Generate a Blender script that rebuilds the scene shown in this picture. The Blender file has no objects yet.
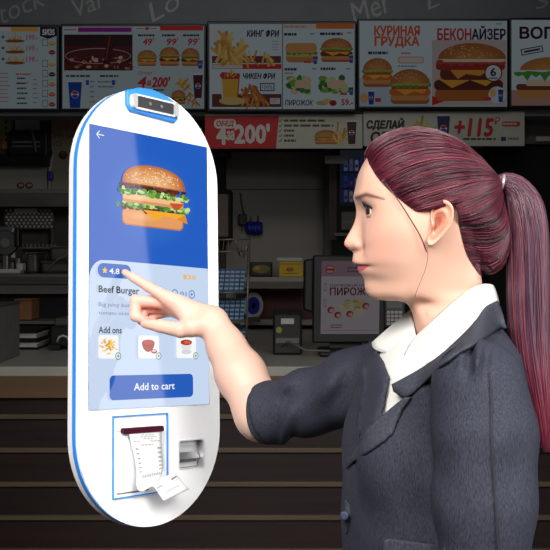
import bpy, bmesh, math, random
import numpy as np
from mathutils import Vector, Matrix
from mathutils.bvhtree import BVHTree
from mathutils.geometry import tessellate_polygon
SC = bpy.context.scene
COL = SC.collection
random.seed(4)
RNG = np.random.default_rng(7)
HC, FPX, CX, HY = 1.49, 1000.0, 275.0, 260.0      # eye height, focal length, principal point

def P(x, y, Y):
    """photo reading (x, y) of a point standing Y metres into the room -> metres"""
    return np.array([(x - CX) / FPX * Y, Y, HC - (y - HY) / FPX * Y])

def lin(c):
    c = np.asarray(c, float) / 255.0
    return np.where(c <= 0.04045, c / 12.92, ((c + 0.055) / 1.055) ** 2.4)

# ------------------------------------------------------------------ materials
def new_mat(name):
    m = bpy.data.materials.new(name); m.use_nodes = True
    return m, m.node_tree, m.node_tree.nodes['Principled BSDF']

def mat(name, rgb, rough=0.5, metal=0.0, spec=0.5, noise=0.0, nscale=20.0, bump=0.0, bscale=80.0, stretch=(1, 1, 1),
        coat=0.0, emit=None, estr=1.0, sheen=0.0):
    m, nt, b = new_mat(name)
    c = tuple(lin(rgb)) + (1,)
    b.inputs['Base Color'].default_value = c
    b.inputs['Roughness'].default_value = rough
    b.inputs['Metallic'].default_value = metal
    b.inputs['Specular IOR Level'].default_value = spec
    b.inputs['Coat Weight'].default_value = coat
    b.inputs['Sheen Weight'].default_value = sheen
    if emit is not None:
        b.inputs['Emission Color'].default_value = tuple(lin(emit)) + (1,)
        b.inputs['Emission Strength'].default_value = estr
    if noise or bump:
        tc = nt.nodes.new('ShaderNodeTexCoord'); mp = nt.nodes.new('ShaderNodeMapping')
        mp.inputs['Scale'].default_value = stretch
        nt.links.new(tc.outputs['Object'], mp.inputs['Vector'])
    if noise:
        n = nt.nodes.new('ShaderNodeTexNoise'); n.inputs['Scale'].default_value = nscale; n.inputs['Detail'].default_value = 6
        nt.links.new(mp.outputs[0], n.inputs['Vector'])
        r = nt.nodes.new('ShaderNodeMapRange')
        r.inputs['From Min'].default_value = .3; r.inputs['From Max'].default_value = .7
        r.inputs['To Min'].default_value = 1 - noise; r.inputs['To Max'].default_value = 1 + noise
        nt.links.new(n.outputs['Fac'], r.inputs['Value'])
        mx = nt.nodes.new('ShaderNodeVectorMath'); mx.operation = 'SCALE'
        mx.inputs[0].default_value = c[:3]
        nt.links.new(r.outputs[0], mx.inputs['Scale'])
        nt.links.new(mx.outputs[0], b.inputs['Base Color'])
    if bump:
        n2 = nt.nodes.new('ShaderNodeTexNoise'); n2.inputs['Scale'].default_value = bscale; n2.inputs['Detail'].default_value = 4
        nt.links.new(mp.outputs[0], n2.inputs['Vector'])
        bp = nt.nodes.new('ShaderNodeBump'); bp.inputs['Strength'].default_value = bump; bp.inputs['Distance'].default_value = .002
        nt.links.new(n2.outputs['Fac'], bp.inputs['Height'])
        nt.links.new(bp.outputs[0], b.inputs['Normal'])
    return m

def colattr_mat(name, rough=0.5, emission=0.0, spec=0.5, sss=0.0, base=True, coat=0.0):
    m, nt, b = new_mat(name)
    a = nt.nodes.new('ShaderNodeAttribute'); a.attribute_name = 'Col'
    b.inputs['Roughness'].default_value = rough
    b.inputs['Specular IOR Level'].default_value = spec
    b.inputs['Coat Weight'].default_value = coat
    if base: nt.links.new(a.outputs['Color'], b.inputs['Base Color'])
    else: b.inputs['Base Color'].default_value = (.004, .004, .005, 1)
    if emission:
        nt.links.new(a.outputs['Color'], b.inputs['Emission Color']); b.inputs['Emission Strength'].default_value = emission
    if sss:
        b.inputs['Subsurface Weight'].default_value = sss
        b.inputs['Subsurface Radius'].default_value = (1.0, .35, .2)
        b.inputs['Subsurface Scale'].default_value = .008
    return m

# ------------------------------------------------------------------ meshes and objects
class MB:
    def __init__(s): s.V = []; s.F = []; s.C = []; s.n = 0
    def add(s, V, F, col=None):
        V = np.asarray(V, float).reshape(-1, 3)
        s.V.append(V); s.F += [tuple(int(i) + s.n for i in f) for f in F]
        c = np.ones((len(V), 3)) if col is None else (np.tile(np.asarray(col, float), (len(V), 1)) if np.ndim(col) == 1 else np.asarray(col, float))
        s.C.append(c); s.n += len(V); return s
    def box(s, a, b, col=None):
        (x0, y0, z0), (x1, y1, z1) = np.minimum(a, b), np.maximum(a, b)
        V = [(x0, y0, z0), (x1, y0, z0), (x1, y1, z0), (x0, y1, z0), (x0, y0, z1), (x1, y0, z1), (x1, y1, z1), (x0, y1, z1)]
        return s.add(V, [(0, 3, 2, 1), (4, 5, 6, 7), (0, 1, 5, 4), (1, 2, 6, 5), (2, 3, 7, 6), (3, 0, 4, 7)], col)
    def pbox(s, x0, y0, x1, y1, Y0, Y1, col=None, zmin=None):
        """box whose front face reads x0..x1, y0..y1 in the photo at depth Y0 and runs back to Y1"""
        a = P(x0, y1, Y0); b = P(x1, y0, Y0)
        if zmin is not None: a[2] = max(a[2], zmin)
        return s.box((a[0], Y0, a[2]), (b[0], Y1, b[2]), col)
    def tube(s, pts, r, n=8, col=None, caps=True):
        pts = [np.asarray(p, float) for p in pts]; m = len(pts)
        rr = [r] * m if np.isscalar(r) else list(r)
        V = []; up = None
        for i, p in enumerate(pts):
            t = pts[min(i + 1, m - 1)] - pts[max(i - 1, 0)]; t = t / (np.linalg.norm(t) + 1e-12)
            if up is None:
                up = np.array([0, 0, 1.]) if abs(t[2]) < .9 else np.array([1., 0, 0])
            a = up - t * (up @ t); a = a / (np.linalg.norm(a) + 1e-12); b = np.cross(t, a); up = a
            for k in range(n):
                th = 2 * math.pi * k / n
                V.append(p + rr[i] * (math.cos(th) * a + math.sin(th) * b))
        F = [(i * n + k, i * n + (k + 1) % n, (i + 1) * n + (k + 1) % n, (i + 1) * n + k) for i in range(m - 1) for k in range(n)]
        if caps: F += [tuple(range(n))[::-1], tuple((m - 1) * n + k for k in range(n))]
        return s.add(V, F, col)
    def cyl(s, p0, p1, r, n=24, col=None): return s.tube([p0, p1], r, n, col)
    def ball(s, c, r, n=16, m=10, col=None):
        r = np.ones(3) * r; V = []
        for i in range(m + 1):
            a = math.pi * i / m
            for k in range(n):
                b = 2 * math.pi * k / n
                V.append((c[0] + r[0] * math.sin(a) * math.cos(b), c[1] + r[1] * math.sin(a) * math.sin(b), c[2] + r[2] * math.cos(a)))
        F = [(i * n + k, (i + 1) * n + k, (i + 1) * n + (k + 1) % n, i * n + (k + 1) % n) for i in range(m) for k in range(n)]
        return s.add(V, F, col)
    def prism(s, poly, holes, fn, d0, d1, col=None):
        """2D outline (with holes) extruded from depth d0 to d1; fn(u, d, v) -> xyz"""
        loops = [list(poly)] + [list(h) for h in holes]
        tri = tessellate_polygon([[Vector((p[0], p[1], 0)) for p in l] for l in loops])
        flat = [p for l in loops for p in l]; n = len(flat)
        V = [fn(p[0], d0, p[1]) for p in flat] + [fn(p[0], d1, p[1]) for p in flat]
        F = [t for t in tri] + [tuple(i + n for i in t[::-1]) for t in tri]
        o = 0
        for l in loops:
            k = len(l)
            F += [(o + i, o + (i + 1) % k, o + n + (i + 1) % k, o + n + i) for i in range(k)]
            o += k
        return s.add(V, F, col)
    def arrays(s): return np.concatenate(s.V), s.F, np.concatenate(s.C)

def set_props(o, label=None, cat=None, group=None, kind=None):
    for k, v in (('label', label), ('category', cat), ('group', group), ('kind', kind)):
        if v: o[k] = v
    return o

def obj(name, mb, m, parent=None, smooth=False, bevel=0.0, col=False, origin=None, recalc=True, **props):
    V, F, C = mb.arrays() if isinstance(mb, MB) else mb
    V = np.asarray(V, float)
    if parent is not None:
        Mi = np.array(parent['_inv']).reshape(4, 4) if '_inv' in parent else np.array(parent.matrix_world.inverted())
        off = None
        W = V @ Mi[:3, :3].T + Mi[:3, 3]
    else:
        off = np.array([(V[:, 0].min() + V[:, 0].max()) / 2, (V[:, 1].min() + V[:, 1].max()) / 2, V[:, 2].min()]) if origin is None else np.asarray(origin, float)
        W = V - off
    me = bpy.data.meshes.new(name); me.from_pydata(W.tolist(), [], [tuple(f) for f in F])
    if recalc:
        bm = bmesh.new(); bm.from_mesh(me); bmesh.ops.recalc_face_normals(bm, faces=bm.faces); bm.to_mesh(me); bm.free()
    if col:
        a = me.color_attributes.new('Col', 'FLOAT_COLOR', 'POINT')
        a.data.foreach_set('color', np.c_[C, np.ones(len(C))].astype(np.float32).ravel())
    for q in (m if isinstance(m, (list, tuple)) else [m]): me.materials.append(q)
    if smooth: me.polygons.foreach_set('use_smooth', [True] * len(me.polygons))
    me.update()
    o = bpy.data.objects.new(name, me); COL.objects.link(o)
    if parent is not None: o.parent = parent
    else: o.location = off
    if bevel:
        b = o.modifiers.new('bevel', 'BEVEL'); b.width = bevel; b.segments = 2; b.limit_method = 'ANGLE'; b.angle_limit = .6
    set_props(o, **props)
    inv = Matrix.Translation(off).inverted() if parent is None else Matrix(np.array(Mi).tolist())
    INV[o.name] = inv
    return o
INV = {}

class _T(dict): pass
def thing(name, label, cat, loc, group=None, rot=None):
    o = bpy.data.objects.new(name, None); COL.objects.link(o)
    o.empty_display_size = .05
    M = Matrix.Translation(Vector(loc)) if rot is None else Matrix.Translation(Vector(loc)) @ rot
    o.matrix_world = M
    INV[o.name] = M.inverted()
    return set_props(o, label, cat, group)

# children use the stored inverse of their parent's frame (world coordinates in, local out)
_obj = obj
def obj(name, mb, m, parent=None, **k):
    if parent is not None:
        class _P: pass
        V, F, C = mb.arrays() if isinstance(mb, MB) else mb
        Mi = np.array(INV[parent.name]); V = np.asarray(V, float) @ Mi[:3, :3].T + Mi[:3, 3]
        o = _obj(name, (V, F, C), m, None, origin=(0, 0, 0), **k)
        o.parent = parent; INV[o.name] = INV[parent.name]
        return o
    return _obj(name, mb, m, None, **k)

def struct(name, mb, m, **k): return obj(name, mb, m, kind='structure', **k)

def copy_tree(o, delta):
    c = o.copy(); COL.objects.link(c); c.location = Vector(o.location) + Vector(delta)
    for ch in list(o.children):
        d = ch.copy(); COL.objects.link(d); d.parent = c
        for g in list(ch.children):
            e = g.copy(); COL.objects.link(e); e.parent = d
    return c

# ------------------------------------------------------------------ flat printed / displayed content
def text_geo(s, shear=0.0, bold=0.0):
    cu = bpy.data.curves.new('tmp', 'FONT'); cu.body = s; cu.size = 1; cu.shear = shear; cu.offset = bold
    cu.resolution_u = 2; cu.fill_mode = 'FRONT'
    o = bpy.data.objects.new('tmp', cu); COL.objects.link(o)
    dg = bpy.context.evaluated_depsgraph_get(); me = bpy.data.meshes.new_from_object(o.evaluated_get(dg))
    V = np.array([v.co[:2] for v in me.vertices]); F = [tuple(p.vertices) for p in me.polygons]
    bpy.data.objects.remove(o); bpy.data.curves.remove(cu); bpy.data.meshes.remove(me)
    return V, F

class Canvas:
    """coloured flat shapes on one plane; fn(a, b, layer) -> xyz, yup tells whether b grows upwards"""
    def __init__(s, fn, k=1.0, yup=False): s.fn = fn; s.k = k; s.yup = yup; s.mb = MB(); s.layer = 0; s.texts = []
    def put(s, pts, F, col):
        s.layer += 1
        col = np.asarray(col, float); col = lin(col) * s.k
        s.mb.add([s.fn(p[0], p[1], s.layer) for p in pts], F, col)
    def poly(s, pts, col):
        tri = tessellate_polygon([[Vector((p[0], p[1], 0)) for p in pts]])
        s.put(pts, tri, col)
    def rect(s, x0, y0, x1, y1, col): s.put([(x0, y0), (x1, y0), (x1, y1), (x0, y1)], [(0, 1, 2, 3)], col)
    def frame(s, x0, y0, x1, y1, w, col):
        for r in ((x0, y0, x1, y0 + w), (x0, y1 - w, x1, y1), (x0, y0, x0 + w, y1), (x1 - w, y0, x1, y1)): s.rect(*r, col)
    def ell(s, cx, cy, rx, ry, col, n=28, a0=0, a1=360, col2=None):
        a = np.radians(np.linspace(a0, a1, n + 1)); pts = [(cx, cy)] + [(cx + rx * math.cos(t), cy + ry * math.sin(t)) for t in a]
        c = np.tile(np.asarray(col, float), (len(pts), 1))
        if col2 is not None: c[1:] = col2
        s.put(pts, [(0, i, i + 1) for i in range(1, n + 1)], c)
    def ring(s, cx, cy, rx, ry, w, col, n=28):
        pts = []; 
        for i in range(n):
            t = 2 * math.pi * i / n
            pts += [(cx + rx * math.cos(t), cy + ry * math.sin(t)), (cx + (rx - w) * math.cos(t), cy + (ry - w) * math.sin(t))]
        s.put(pts, [(2 * i, (2 * i + 2) % (2 * n), (2 * i + 3) % (2 * n), 2 * i + 1) for i in range(n)], col)
    def rrect(s, x0, y0, x1, y1, r, col):
        pts = []
        x0, x1 = min(x0, x1), max(x0, x1); y0, y1 = min(y0, y1), max(y0, y1)
        for cx, cy, a in ((x1 - r, y1 - r, 0), (x0 + r, y1 - r, 90), (x0 + r, y0 + r, 180), (x1 - r, y0 + r, 270)):
            for i in range(7):
                t = math.radians(a + 15 * i); pts.append((cx + r * math.cos(t), cy + r * math.sin(t)))
        s.put(pts, [tuple(range(len(pts)))], col)
    def line(s, pts, w, col):
        for (a, b) in zip(pts[:-1], pts[1:]):
            d = np.subtract(b, a); n = np.array([-d[1], d[0]]) / (np.hypot(*d) + 1e-9) * w / 2
            s.put([a + n, b + n, b - n, a - n], [(0, 1, 2, 3)], col)
    def text(s, t, x0, y0, x1, y1, col, shear=0.0, bold=0.0, rot=0.0):
        """text stretched into the box x0..x1, y0..y1 (y0 is the top edge)"""
        V, F = text_geo(t, shear, 0)
        lo, hi = V.min(0), V.max(0); q = (V - lo) / (hi - lo)
        w, h = x1 - x0, y1 - y0
        q = np.c_[x0 + q[:, 0] * w, y1 - q[:, 1] * h]
        if rot:
            c = np.array([(x0 + x1) / 2, (y0 + y1) / 2]); R = np.array([[math.cos(rot), -math.sin(rot)], [math.sin(rot), math.cos(rot)]])
            q = (q - c) @ R.T + c
        s.put_text(q, F, col, bold * abs(h))
    def put_text(s, q, F, col, b):
        n = len(q); Q = [q]; G = list(F); s.layer += 1; lay = [s.layer] * n
        if b > 0:
            for k in range(8):
                t = math.pi * k / 4; Q.append(q + b * np.array([math.cos(t), math.sin(t)])); G += [tuple(i + n * (k + 1) for i in f) for f in F]; lay += [s.layer + .4 * (k + 1)] * n
            s.layer += 4
        col = lin(np.asarray(col, float)) * s.k
        s.texts.append(MB().add([s.fn(p[0], p[1], L) for p, L in zip(np.concatenate(Q), lay)], G, col))
    def flush(s, name, m, parent, **k):
        for q in s.texts: obj('lettering', q, m, parent, col=True, recalc=False)
        s.texts = []
        if not s.mb.V: return None
        if name == 'lettering': name = 'small_print'
        o = obj(name, s.mb, m, parent, col=True, recalc=False, **k); s.mb = MB(); return o

def wavy(x0, x1, y, amp, h, n, seed):
    r = random.Random(seed); top = []; bot = []
    for i in range(n + 1):
        x = x0 + (x1 - x0) * i / n
        top.append((x, y - h * .4 * r.uniform(.5, 1))); bot.append((x, y + amp * r.uniform(.2, 1) * (1 if i % 2 else .2)))
    return top + bot[::-1]

def burger_pic(c, x0, y0, x1, y1, style='beef', seed=1):
    """a burger drawn in bands: bun, greens, filling, cheese, bun (y grows downwards)"""
    w, h = x1 - x0, y1 - y0; mx = (x0 + x1) / 2
    f = lambda t: y0 + t * h
    bun, dark, green, lt = (214, 150, 88), (176, 104, 52), (92, 150, 48), (150, 190, 84)
    meat = (104, 54, 36) if style != 'chicken' else (206, 112, 50)
    c.rrect(x0 + w * .04, f(.74), x1 - w * .04, f(1), h * .12, dark)
    c.rrect(x0 + w * .05, f(.70), x1 - w * .05, f(.90), h * .09, bun)
    c.rrect(x0 + w * .01, f(.56), x1 - w * .01, f(.76), h * .09, meat)
    c.poly([(x0 + w * .1, f(.57)), (x1 - w * .08, f(.57)), (x1 - w * .2, f(.70)), (mx + w * .1, f(.63)), (mx - w * .12, f(.75)), (x0 + w * .25, f(.64))], (240, 178, 56))
    c.rrect(x0 + w * .06, f(.48), x1 - w * .06, f(.58), h * .045, (196, 58, 40) if style != 'plain' else (220, 190, 150))
    c.poly(wavy(x0, x1, f(.47), h * .13, h * .16, 14, seed), green)
    c.poly(wavy(x0 + w * .06, x1 - w * .05, f(.45), h * .06, h * .1, 12, seed + 9), lt)
    c.ell(mx, f(.42), w * .47, h * .42, bun, a0=180, a1=360, col2=dark)
    r = random.Random(seed)
    for _ in range(int(14)):
        t = math.radians(r.uniform(200, 340)); q = r.uniform(.4, .9)
        c.ell(mx + w * .47 * q * math.cos(t), f(.42) + h * .42 * q * math.sin(t), w * .014, h * .014, (240, 214, 160), n=5)

def fries_pic(c, x0, y0, x1, y1, n=26, seed=3, cols=((226, 176, 80), (204, 144, 58), (240, 202, 118))):
    r = random.Random(seed)
    for i in range(n):
        t = r.random(); a = r.uniform(-.9, .9); L = (y1 - y0) * r.uniform(.35, .6)
        cx = x0 + (x1 - x0) * r.uniform(.12, .88); k = 1 - abs((cx - x0) / (x1 - x0) - .42) * 1.1
        cy = y1 - (y1 - y0) * r.uniform(.12, max(.2, .82 * k))
        d = np.array([math.sin(a), -math.cos(a)]) * L / 2
        c.line([np.array([cx, cy]) - d, np.array([cx, cy]) + d], (y1 - y0) * .085, cols[i % 3])

def cup_pic(c, x0, y0, x1, y1, col=(28, 66, 160)):
    w = x1 - x0; h = y1 - y0
    c.poly([(x0, y0), (x1, y0), (x1 - w * .14, y1), (x0 + w * .14, y1)], col)
    c.rect(x0 - w * .05, y0 - h * .04, x1 + w * .05, y0 + h * .04, (225, 225, 232))
    cx, cy, r = (x0 + x1) / 2, y0 + h * .5, w * .28
    c.ell(cx, cy, r, r, (235, 235, 240))
    c.ell(cx, cy, r * .92, r * .92, (200, 40, 50), a0=195, a1=345)
    c.ell(cx, cy, r * .92, r * .92, (30, 80, 180), a0=15, a1=165)

def bars(c, x0, y0, x1, n, pitch, th, col, seed=0):
    r = random.Random(seed)
    for i in range(n):
        x = x0
        end = x0 + (x1 - x0) * r.uniform(.7, 1)
        while x < end:
            L = (x1 - x0) * r.uniform(.08, .22)
            c.rect(x, y0 + i * pitch, min(x + L, end), y0 + i * pitch + th, col); x += L + (x1 - x0) * .03
# ------------------------------------------------------------------ palette
M = {}
M['floor'] = mat('floor_tile', (92, 86, 80), .45, noise=.15, nscale=3)
M['wall'] = mat('dark_wall_paint', (104, 102, 98), .7, noise=.06, nscale=6)
M['wall_dark'] = mat('kitchen_wall', (84, 80, 74), .6, noise=.1, nscale=4)
M['header'] = mat('chalkboard', (128, 131, 137), .85, noise=.05, nscale=8)
M['ceil'] = mat('ceiling_paint', (120, 120, 120), .8, noise=.04, nscale=6)
M['bezel'] = mat('screen_bezel', (26, 28, 38), .4)
M['board'] = colattr_mat('menu_display', .5, emission=1.0, base=False, spec=.1)
M['print'] = colattr_mat('printed_sheet', .55)
M['steel'] = mat('brushed_steel', (132, 128, 120), .42, metal=.6, noise=.12, nscale=5, stretch=(.6, 1, 14))
M['steel_dark'] = mat('grimy_steel', (96, 92, 86), .5, metal=.5, noise=.25, nscale=9, stretch=(.5, 1, 8))
M['panel'] = mat('wall_panel', (160, 154, 144), .5, noise=.05, nscale=4)
M['black'] = mat('black_plastic', (17, 16, 16), .45, noise=.1)
M['black_soft'] = mat('matt_black', (17, 16, 16), .8, noise=.1)
M['grey'] = mat('grey_plastic', (110, 108, 104), .6, noise=.08, nscale=12)
M['white_paint'] = mat('off_white_plastic', (196, 194, 188), .5, noise=.04)
M['worktop'] = mat('worktop_laminate', (176, 173, 163), .4, noise=.06, nscale=7)
M['fascia'] = mat('counter_fascia', (112, 84, 60), .5, noise=.14, nscale=3, stretch=(.5, 1, 6))
M['slat'] = mat('dark_wood', (38, 22, 20), .5, noise=.3, nscale=5, stretch=(.4, 1, 9))
M['batten'] = mat('batten_wood', (98, 82, 64), .5, noise=.15, nscale=5, stretch=(.4, 1, 9))
M['brown'] = mat('kraft_card', (150, 104, 66), .75, noise=.1)
M['yellow'] = mat('yellow_card', (222, 180, 40), .6, noise=.06)
M['blue_plastic'] = mat('blue_plastic', (40, 52, 170), .4, noise=.05)
M['maroon'] = mat('maroon_board', (92, 44, 40), .6, noise=.1)

# ------------------------------------------------------------------ the room
XL, XR, YF, YB, ZC = -3.4, 3.2, -3.2, 7.4, 3.72
struct('floor', MB().box((XL - .1, YF - .1, -.1), (XR + .1, YB + .1, 0)), M['floor'])
struct('ceiling', MB().box((XL - .1, YF - .1, ZC), (XR + .1, YB + .1, ZC + .1)), M['ceil'])
struct('wall_back', MB().box((XL, YB, 0), (XR, YB + .1, ZC)), M['wall_dark'])
struct('wall_left', MB().box((XL - .1, YF, 0), (XL, YB, ZC)), M['wall'])
struct('wall_front', MB().box((XL, YF - .1, 0), (XR, YF, ZC)), M['wall'])
WY0, WY1, WZ0, WZ1 = -1.2, 1.62, .5, 2.9
struct('wall_right', MB().box((XR, YF, 0), (XR + .1, WY0, ZC)).box((XR, WY1, 0), (XR + .1, YB, ZC))
       .box((XR, WY0, 0), (XR + .1, WY1, WZ0)).box((XR, WY0, WZ1), (XR + .1, WY1, ZC)), M['wall'])
w = MB()
for a, b in (((WY0, WZ0), (WY1, WZ0 + .05)), ((WY0, WZ1 - .05), (WY1, WZ1)), ((WY0, WZ0), (WY0 + .05, WZ1)), ((WY1 - .03, WZ0), (WY1, WZ1))):
    w.box((XR - .02, a[0], a[1]), (XR + .1, b[0], b[1]))
struct('added_window', w, M['white_paint'])  # unseen window, added so its reflection lies across the touch screen
# chalkboard bulkhead above the service opening
hd = struct('trim_1', MB().pbox(-260, -60, 800, 116, 6.6, 6.8), M['header'])
c = Canvas(lambda x, y, l: P(x, y, 6.5985), .7)
chalk = (205, 207, 210)
for t, x0, y0, x1, y1, r in (('Stock', -16, -2, 46, 18, -.42), ('Var', 73, -6, 106, 12, -.38), ('Lo', 146, -3, 180, 16, -.5), ('Mer', 349, -4, 392, 19, -.40),
                             ('L', 425, -6, 438, 8, -.4), ('Sp', 534, -8, 566, 9, -.35)):
    c.text(t, x0, y0, x1, y1, chalk, shear=.25, rot=r)
c.flush('chalk_marks', M['print'], hd)

# ------------------------------------------------------------------ menu screens on the bulkhead
def board(label, x0, y0, x1, y1):
    a = P((x0 + x1) / 2, y1, 6.53)
    t = thing('menu_screen', label, 'menu board', (a[0], 6.6, a[2]), 'menu screens in a row above the counter')
    fr = MB()
    fr.pbox(x0, y0, x1, y1, 6.53, 6.6)
    obj('bezel', fr, M['bezel'], t, bevel=.006)
    cv = Canvas(lambda x, y, l: P(x, y, 6.5285 - l * .00002), .125)
    return t, cv
WH = (214, 232, 240)
def disp(c, t, x0, y0, x1, y1, col=WH):
    c.layer = 0; c.rect(x0, y0, x1, y1, col); c.flush('display_panel', M['board'], t)
RED, NAVY, ORG, PUR = (206, 44, 66), (34, 30, 72), (232, 142, 60), (156, 24, 150)

t, c = board('leftmost menu screen, three fries meals at 199 and a column of sauces', -88, 24.5, 59, 111)
disp(c, t, -84, 27, 56.5, 108.5, (196, 216, 222))
c.rect(11, 27, 38, 31.5, (232, 176, 84)); c.rect(-80, 27, 11, 31.5, (225, 225, 225)); c.flush('colour_band', M['board'], t)
c.poly([(40, 27), (56.5, 27), (56.5, 36), (48.3, 39), (40, 36)], NAVY); c.text('5ИЗ5', 42.5, 29, 54.5, 35, (240, 240, 245), bold=.04); c.flush('badge', M['board'], t)
for y, k in ((38, 1), (49, 2), (60, 3)):
    fries_pic(c, 5, y - 6, 25, y + 4, 16, k); c.ell(15, y + 3, 10, 1.6, (150, 84, 40)); c.flush('meal_picture', M['board'], t)
    c.text('199.-', 26, y - 3.5, 38, y + 2, (214, 60, 110), shear=.15, bold=.01)
    c.line([(1.5, y - 1), (4.5, y - 1)], 1.2, (60, 60, 90)); c.line([(3, y - 2.5), (3, y + .5)], 1.2, (60, 60, 90))
bars(c, 0, 73, 10, 8, 4, 1.1, (214, 120, 130), 1); bars(c, 16, 73.5, 31, 2, 9, 1.4, (214, 70, 90), 2); bars(c, 17, 77.5, 28, 6, 5, 1.6, (40, 60, 90), 3)
bars(c, 33, 79, 38, 6, 4.6, 1, (120, 140, 150), 4); c.flush('lettering', M['board'], t)
for i, y in enumerate((43, 52, 64, 74, 84, 94, 104)):
    if i != 1: c.frame(42, y - 4, 48, y + 3, .7, (120, 140, 145))
    c.ell(52, y, 3.6, 2.6, ((210, 160, 70), (150, 30, 60), (220, 170, 80), (40, 30, 70), (214, 130, 90), (206, 90, 60), (190, 30, 60))[i]); c.ell(52, y - 1, 3.6, 1.6, (236, 220, 200)); c.ell(52, y - .8, 2.8, 1.1, ((230, 190, 110), (120, 20, 50), (236, 196, 120), (60, 50, 90), (230, 150, 110), (226, 110, 80), (206, 50, 80))[i])
c.flush('sauce_picture', M['board'], t)

t, c = board('menu screen with purple band, a dark splashing drink and burgers at 49 and 99', 60.5, 23.5, 206, 110.5)
disp(c, t, 62.5, 26.5, 204, 108.5, (196, 216, 222))
c.rect(78, 27.5, 131.5, 32, PUR); c.rect(63, 27.5, 78, 32, (214, 214, 224)); bars(c, 64, 29, 77, 1, 3, 1.4, (130, 130, 150))
c.rect(160, 26, 203, 30.5, (226, 48, 50)); c.rect(134, 26.5, 160, 30.5, (226, 226, 232)); c.rect(145, 27.3, 149, 29.8, RED); bars(c, 136, 28, 144, 1, 3, 1.2, (150, 130, 140)); bars(c, 150, 28, 158, 1, 3, 1.2, (150, 130, 140), 5)
c.flush('colour_band', M['board'], t)
c.rect(64, 34.5, 132.5, 70.5, (84, 30, 34))
c.rect(64, 34.5, 132.5, 46, (52, 20, 26))
r_ = random.Random(5)
for i in range(70):
    x = r_.uniform(66, 131); y = 56 + 13 * r_.random(); c.ell(x, y, r_.uniform(.6, 3), r_.uniform(.5, 2), ((200, 120, 104), (150, 50, 44), (110, 30, 30), (226, 180, 170), (60, 16, 20))[i % 5], n=9)
c.ring(98, 56, 33, 8, .9, (190, 150, 150)); c.poly([(104, 34.5), (118, 34.5), (112, 52), (110, 64), (103, 64), (106, 50)], (66, 18, 22)); c.line([(110, 36), (106, 60)], 1, (150, 60, 56))
c.flush('drink_picture', M['board'], t)
cup_pic(c, 68, 81, 82, 108, (20, 70, 170)); c.flush('cup_picture', M['board'], t)
bars(c, 66, 75, 97, 1, 3, 2, (50, 66, 80), 7); bars(c, 100, 75, 124, 1, 3, 2, (50, 66, 80), 8); bars(c, 90, 81, 95, 5, 5, 1.4, (120, 130, 150), 9); bars(c, 98, 81, 120, 2, 5, 1.4, (120, 130, 150), 9)
for x in (86, 112): c.rect(x, 80, x + 3, 85, (50, 80, 180))
for s, x0, x1 in (('49', 143, 152), ('99', 167, 176.5), ('99', 188, 197.5)):
    c.text(s, x0, 38.5, x1, 45, RED, shear=.2, bold=.04); c.line([(x1 + 1, 37.5), (x1 + 1.6, 40)], .9, RED)
    bars(c, x0 - 5, 34.3, x1 + 3, 1, 3, 2, (50, 50, 80), int(x0))
c.text('4', 138, 77, 146, 87, RED, shear=.2, bold=.05); c.text('за', 147, 80.5, 151, 85.5, RED, shear=.2, bold=.04); c.text("200'", 152, 77, 170, 87, RED, shear=.2, bold=.05)
c.text('Супер', 138, 71, 152, 75.5, RED, shear=.4); bars(c, 153, 89, 166, 1, 3, 2, (50, 66, 80), 12)
c.flush('lettering', M['board'], t)
for i, (x0, y0, x1) in enumerate(((137, 50, 157), (159, 47, 180), (181, 48, 200))):
    burger_pic(c, x0, y0, x1, 66, ('chicken', 'beef', 'beef')[i], i); c.flush('burger_picture', M['board'], t)
cup_pic(c, 197.5, 60, 203, 68.5); fries_pic(c, 175, 74, 190, 92, 14, 2); burger_pic(c, 171, 90, 186, 104, 'beef', 8); fries_pic(c, 184, 90, 200, 106, 10, 8, ((206, 130, 60), (190, 110, 50), (220, 150, 80)))
cup_pic(c, 193, 74, 203, 98, (84, 24, 40)); c.flush('meal_picture', M['board'], t)

t, c = board('menu screen with two panels of fries beside four sandwiches and green wraps', 207, 21, 356.5, 111.5)
disp(c, t, 209.5, 24, 354.5, 109)
c.rect(212, 56, 281, 63, (120, 52, 48)); c.rect(243, 64, 281.5, 69, (206, 32, 44)); c.rect(212, 64.3, 243, 69, (210, 210, 216)); c.frame(212, 64.3, 243, 69, .5, (150, 90, 100))
c.rect(212, 94, 281.5, 107, (110, 56, 46)); c.rect(316, 23.5, 354, 28.8, (226, 120, 56)); c.rect(283, 24.5, 316, 28.8, (226, 214, 206)); bars(c, 284, 25.5, 314, 1, 3, 2.2, (200, 170, 160), 3)
c.rect(282, 24, 283, 109, (120, 130, 140)); c.flush('colour_band', M['board'], t)
c.rect(211, 28, 224, 44, (222, 226, 226)); fries_pic(c, 214, 28, 246, 63, 46, 6); fries_pic(c, 240, 44, 282, 66, 12, 7); c.flush('fries_picture', M['board'], t)
c.poly([(219.5, 75), (222, 72), (240, 73.5), (238, 100), (222, 100)], (196, 44, 44)); c.poly([(222, 79), (238.5, 79), (237, 98), (223.5, 98)], (226, 178, 60)); c.poly([(219.5, 75), (222, 79), (223.5, 99), (222, 100)], (226, 220, 210)); fries_pic(c, 221, 67, 240, 79, 9, 3); c.flush('fries_carton_picture', M['board'], t)
fries_pic(c, 239, 82, 270, 105, 30, 9, ((206, 120, 56), (176, 92, 40), (220, 148, 76))); c.ell(232, 101, 13, 4, (222, 196, 120)); c.flush('chicken_picture', M['board'], t)
c.text('КИНГ ФРИ', 247, 30, 279, 37, (50, 22, 60), shear=.15, bold=.04); c.text('ЧИКЕН ФРИ', 243, 73, 275, 79, (50, 22, 60), shear=.15, bold=.04)
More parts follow.
